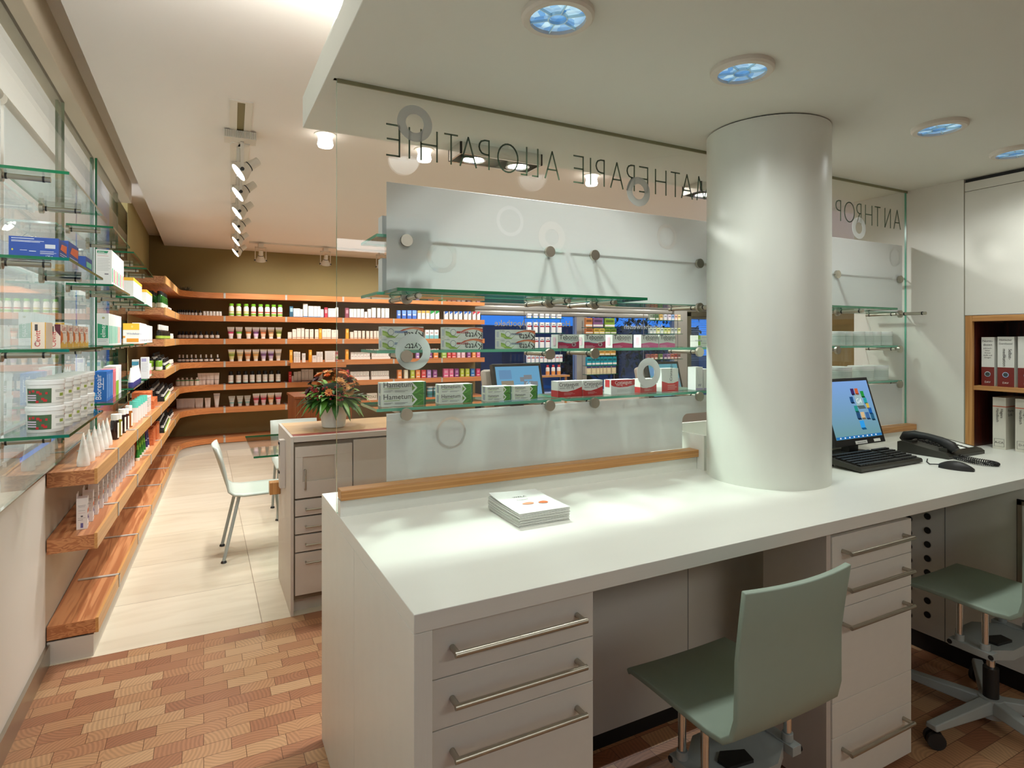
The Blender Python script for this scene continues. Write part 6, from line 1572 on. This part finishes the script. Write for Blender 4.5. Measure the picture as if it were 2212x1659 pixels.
stack(1488, 1503, 1518, 'D', [.105], (236, 234, 232), [('b', 0, 1, 0, .08, (190, 170, 210)), ('t', 'W', .3, .14, .02, (90, 80, 130), 'L', 0), ('p', [(.1, .9), (.16, .9), (.6, .3), (.55, .3)], (220, 216, 222))], 'tall white carton with lilac foot', 'against the column, lowest shelf')
stack(1519, 1520, 1536, 'D', [.095], (236, 234, 232), [('b', 0, 1, 0, .08, (190, 170, 210))], 'second white carton with lilac foot', 'half hidden by the column')
# cartons on the two upper shelves seen at the film edge
for lv, h in (('A', .07), ('B', .118)):
    x0, _ = PY(823, 600, PYF)
    for k in range(3):
        put(('ed', lv), mk_carton('medicine_carton', .052, .05, h, (226, 228, 226), [('b', .3, .36, .1, .9, (70, 70, 80)), ('b', .5, .9, .7, .8, (60, 80, 130))]), 'white carton behind the frosted film', f'on the {nm[lv]} partition shelf', 'carton', (x0 + .03 + k * .075, PYF, SZ[lv] + .0007), 0, f'goods on the {nm[lv]} partition shelf')
# white jars beyond the column
def mk_jar(w_, h, lab):
    def f():
        o = empty('white_jar'); r = w_ / 2
        MB().lathe([(r * .95, 0), (r, .003), (r, h * .80)], S(226, 232, 224, .35), 26).build('body', o)
        MB().lathe([(r * 1.03, h * .80), (r * 1.03, h * .97), (r * .97, h), (0, h)], S(238, 240, 236, .35), 26).build('lid', o)
        m = MB(); col = S(206, 218, 208, .55)
        m.lathe([(r * 1.008, h * .08), (r * 1.008, h * .70)], col, 26)
        for q in range(5): m.lathe([(r * 1.014, h * (.62 - q * .09)), (r * 1.014, h * (.635 - q * .09))], S(150, 160, 154, .6), 26)
        m.build('label', o); return o
    return f
q = lambda a: 1790 + a / 7.539
for i, (a, b_) in enumerate(((70, 215), (220, 345), (347, 520), (522, 660), (662, 795), (800, 965))):
    x0, x1, z = onshelf(q(a), q(b_), 'C', PYF + .04); put(('j1', i), mk_jar((x1 - x0) * .97, .078, i), 'tall white jar', 'on the third shelf beyond the column', 'jar', ((x0 + x1) / 2, PYF + .04, z), 0, 'white jars beyond the column')
for i, (a, b_) in enumerate(((60, 290), (400, 638), (642, 870))):
    x0, x1, z = onshelf(q(a), q(b_), 'D', PYF + .04); put(('j2', i), mk_jar((x1 - x0) * .97, .082, i), 'wide white jar', 'on the lowest shelf beyond the column', 'jar', ((x0 + x1) / 2, PYF + .04, z), 0, 'white jars beyond the column')
flush()

# ---------------------------------------------------------------- street window displays
DY = 8.72
def drow(us, v0, v1, cols, desc, wh, tagname, prints=None, pack=False):
    xs = []
    for i, (a, b_) in enumerate(us):
        x0, _ = PY(a, 700, DY); x1, _ = PY(b_, 700, DY); um = (us[0][0] + us[-1][1]) / 2; _, z0 = PY(um, v1, DY); _, z1 = PY(um, v0, DY); c = cols[i % len(cols)]
        p = prints or [('b', .1, .9, .55, .8, tuple(int(q_ * .6) for q_ in c)), ('b', 0, 1, .1, .3, (236, 230, 222))]
        put(('dw', tagname, i % len(cols), round(b_ - a, 2)), mk_carton(tagname, (x1 - x0) * .95, .05, z1 - z0, c, p), desc, wh, 'carton', ((x0 + x1) / 2, DY, z0), 0, 'goods in the street windows'); xs += [x0, x1]; zz_ = z0
    wshelf(min(xs) - .02, max(xs) + .02, DY + .02, zz_ - .0008, 'glass display stand in the street window, ' + ('left of the mullion' if 'blue' in wh else 'beside the mullion' if 'mullion' in wh else 'near the street door'))
Z4 = lambda a: 1030 + a / 6.9125
Y4 = lambda a: 640 + a / 6.9125
RB = [('b', 0, 1, .55, .68, (170, 40, 60)), ('b', .2, .8, .75, .82, (80, 80, 90))]
drow([(Z4(a), Z4(a + 62)) for a in (755, 850, 942, 1022, 1115, 1205)], Y4(262), Y4(325), [(238, 236, 234)], 'white carton with grey stripe', 'on the top rung of the blue window', 'window_carton', [('b', 0, 1, .4, .55, (120, 120, 130))])
drow([(Z4(a), Z4(a + 62)) for a in (755, 850, 945, 1025, 1118, 1208)], Y4(390), Y4(545), [(238, 236, 234)], 'white carton with red bar', 'on the second rung of the blue window', 'window_pack', RB)
drow([(Z4(a), Z4(a + 62)) for a in (858, 945, 1030, 1118, 1205)], Y4(610), Y4(770), [(238, 236, 234)], 'white carton with red bar', 'on the third rung of the blue window', 'window_pack_b', RB)
drow([(Z4(a), Z4(a + 46)) for a in (755, 818, 880, 945, 1005, 1062, 1122, 1180, 1235)], Y4(875), Y4(985), [(238, 236, 234)], 'white carton with red bar', 'on the lowest rung of the blue window', 'window_pack_c', RB)
drow([(Z4(1625), Z4(1728)), (Z4(1735), Z4(1888)), (Z4(1910), Z4(2062))], Y4(325), Y4(465), [(206, 130, 70), (130, 84, 130), (130, 160, 50)], 'herb tea bag', 'on the top rung beside the mullion', 'tea_bag')
drow([(Z4(1625), Z4(1735)), (Z4(1750), Z4(1828)), (Z4(1832), Z4(1910)), (Z4(1916), Z4(1996)), (Z4(2000), Z4(2085))], Y4(480), Y4(560), [(206, 120, 60), (230, 190, 80), (236, 206, 100), (140, 164, 60), (120, 150, 50)], 'herb tea bag', 'on the second rung beside the mullion', 'tea_bag_b')
drow([(Z4(a), Z4(a + 80)) for a in (1740, 1828, 1912, 1995)], Y4(806), Y4(880), [(226, 170, 80)], 'yellow herb bag', 'on the third rung beside the mullion', 'tea_bag_c')
drow([(Z4(a), Z4(a + w_)) for a, w_ in ((1645, 70), (1722, 45), (1772, 70), (1848, 42), (1895, 55), (1952, 72), (2030, 58))], Y4(905), Y4(1030), [(30, 150, 166)], 'teal sweet bag', 'on the fourth rung beside the mullion', 'sweet_bag')
drow([(Z4(a), Z4(a + w_)) for a, w_ in ((1640, 70), (1715, 68), (1786, 50), (1840, 40), (1886, 50), (1940, 65), (2012, 70))], Y4(1045), Y4(1160), [(216, 196, 160)], 'cream sweet bag', 'on the lowest rung beside the mullion', 'sweet_bag_b', [('b', 0, 1, .8, 1, (50, 60, 120)), ('o', .5, .4, .25, .2, (230, 214, 170))])
Z5 = lambda a: 1200 + a / 6.38
Y5 = lambda a: 640 + a / 6.38
MC = [(150, 160, 140), (120, 140, 110), (100, 130, 90), (230, 190, 110), (226, 230, 240), (236, 220, 230), (150, 180, 220), (236, 190, 170), (240, 220, 160)]
drow([(Z5(a), Z5(a + 38)) for a in (1300, 1335, 1385, 1440, 1498, 1556, 1600, 1642, 1686)], Y5(250), Y5(330), MC, 'small window carton', 'on the top rung near the street door', 'window_box')
drow([(Z5(a), Z5(a + 38)) for a in (1300, 1350, 1400, 1450, 1498, 1546, 1592, 1640, 1686)], Y5(435), Y5(515), [(190, 200, 190), (200, 210, 200), (226, 226, 150), (210, 224, 210), (206, 220, 140), (230, 226, 140)], 'small window carton', 'on the second rung near the street door', 'window_box_b')
drow([(Z5(a), Z5(a + 38)) for a in (1262, 1318, 1370, 1440, 1498, 1546, 1592, 1640, 1686)], Y5(795), Y5(865), [(150, 100, 90), (170, 90, 70), (190, 110, 80), (120, 140, 70), (130, 90, 130), (170, 120, 150), (200, 120, 90), (180, 80, 70)], 'small window carton', 'on the lowest rung near the street door', 'window_box_c')
DT = DY - .26
x0, z0 = PY(1178, 811, DT); x1, _ = PY(1222, 811, DT)
t = thing('display_table', 'wooden display table under red capped bottles in the blue window', 'table', (0, 0, 0))
MB().box(x0 - .12, x1 + .05, DT - .05, DT + .12, z0 - .03, z0 - .0008, OAKX).build('table_top', t)
for q_ in (x0 - .1, x1 + .03): MB().box(q_ - .015, q_ + .015, DT + .03, DT + .06, 0, z0 - .03, OAKZ).build('leg', t)
for u in (1183, 1195, 1207):
    x, _ = PY(u, 811, DT); put('rcap', mk_bottle('red_capped_bottle', .065, .17, (232, 224, 216), (190, 30, 40), (226, 150, 80), .22, .8, .5, (.05, .4)), 'white bottle with red cap', 'on the wooden display table', 'bottle', (x, DT, z0), 0, 'goods in the street windows')
flush(); finish_stands()
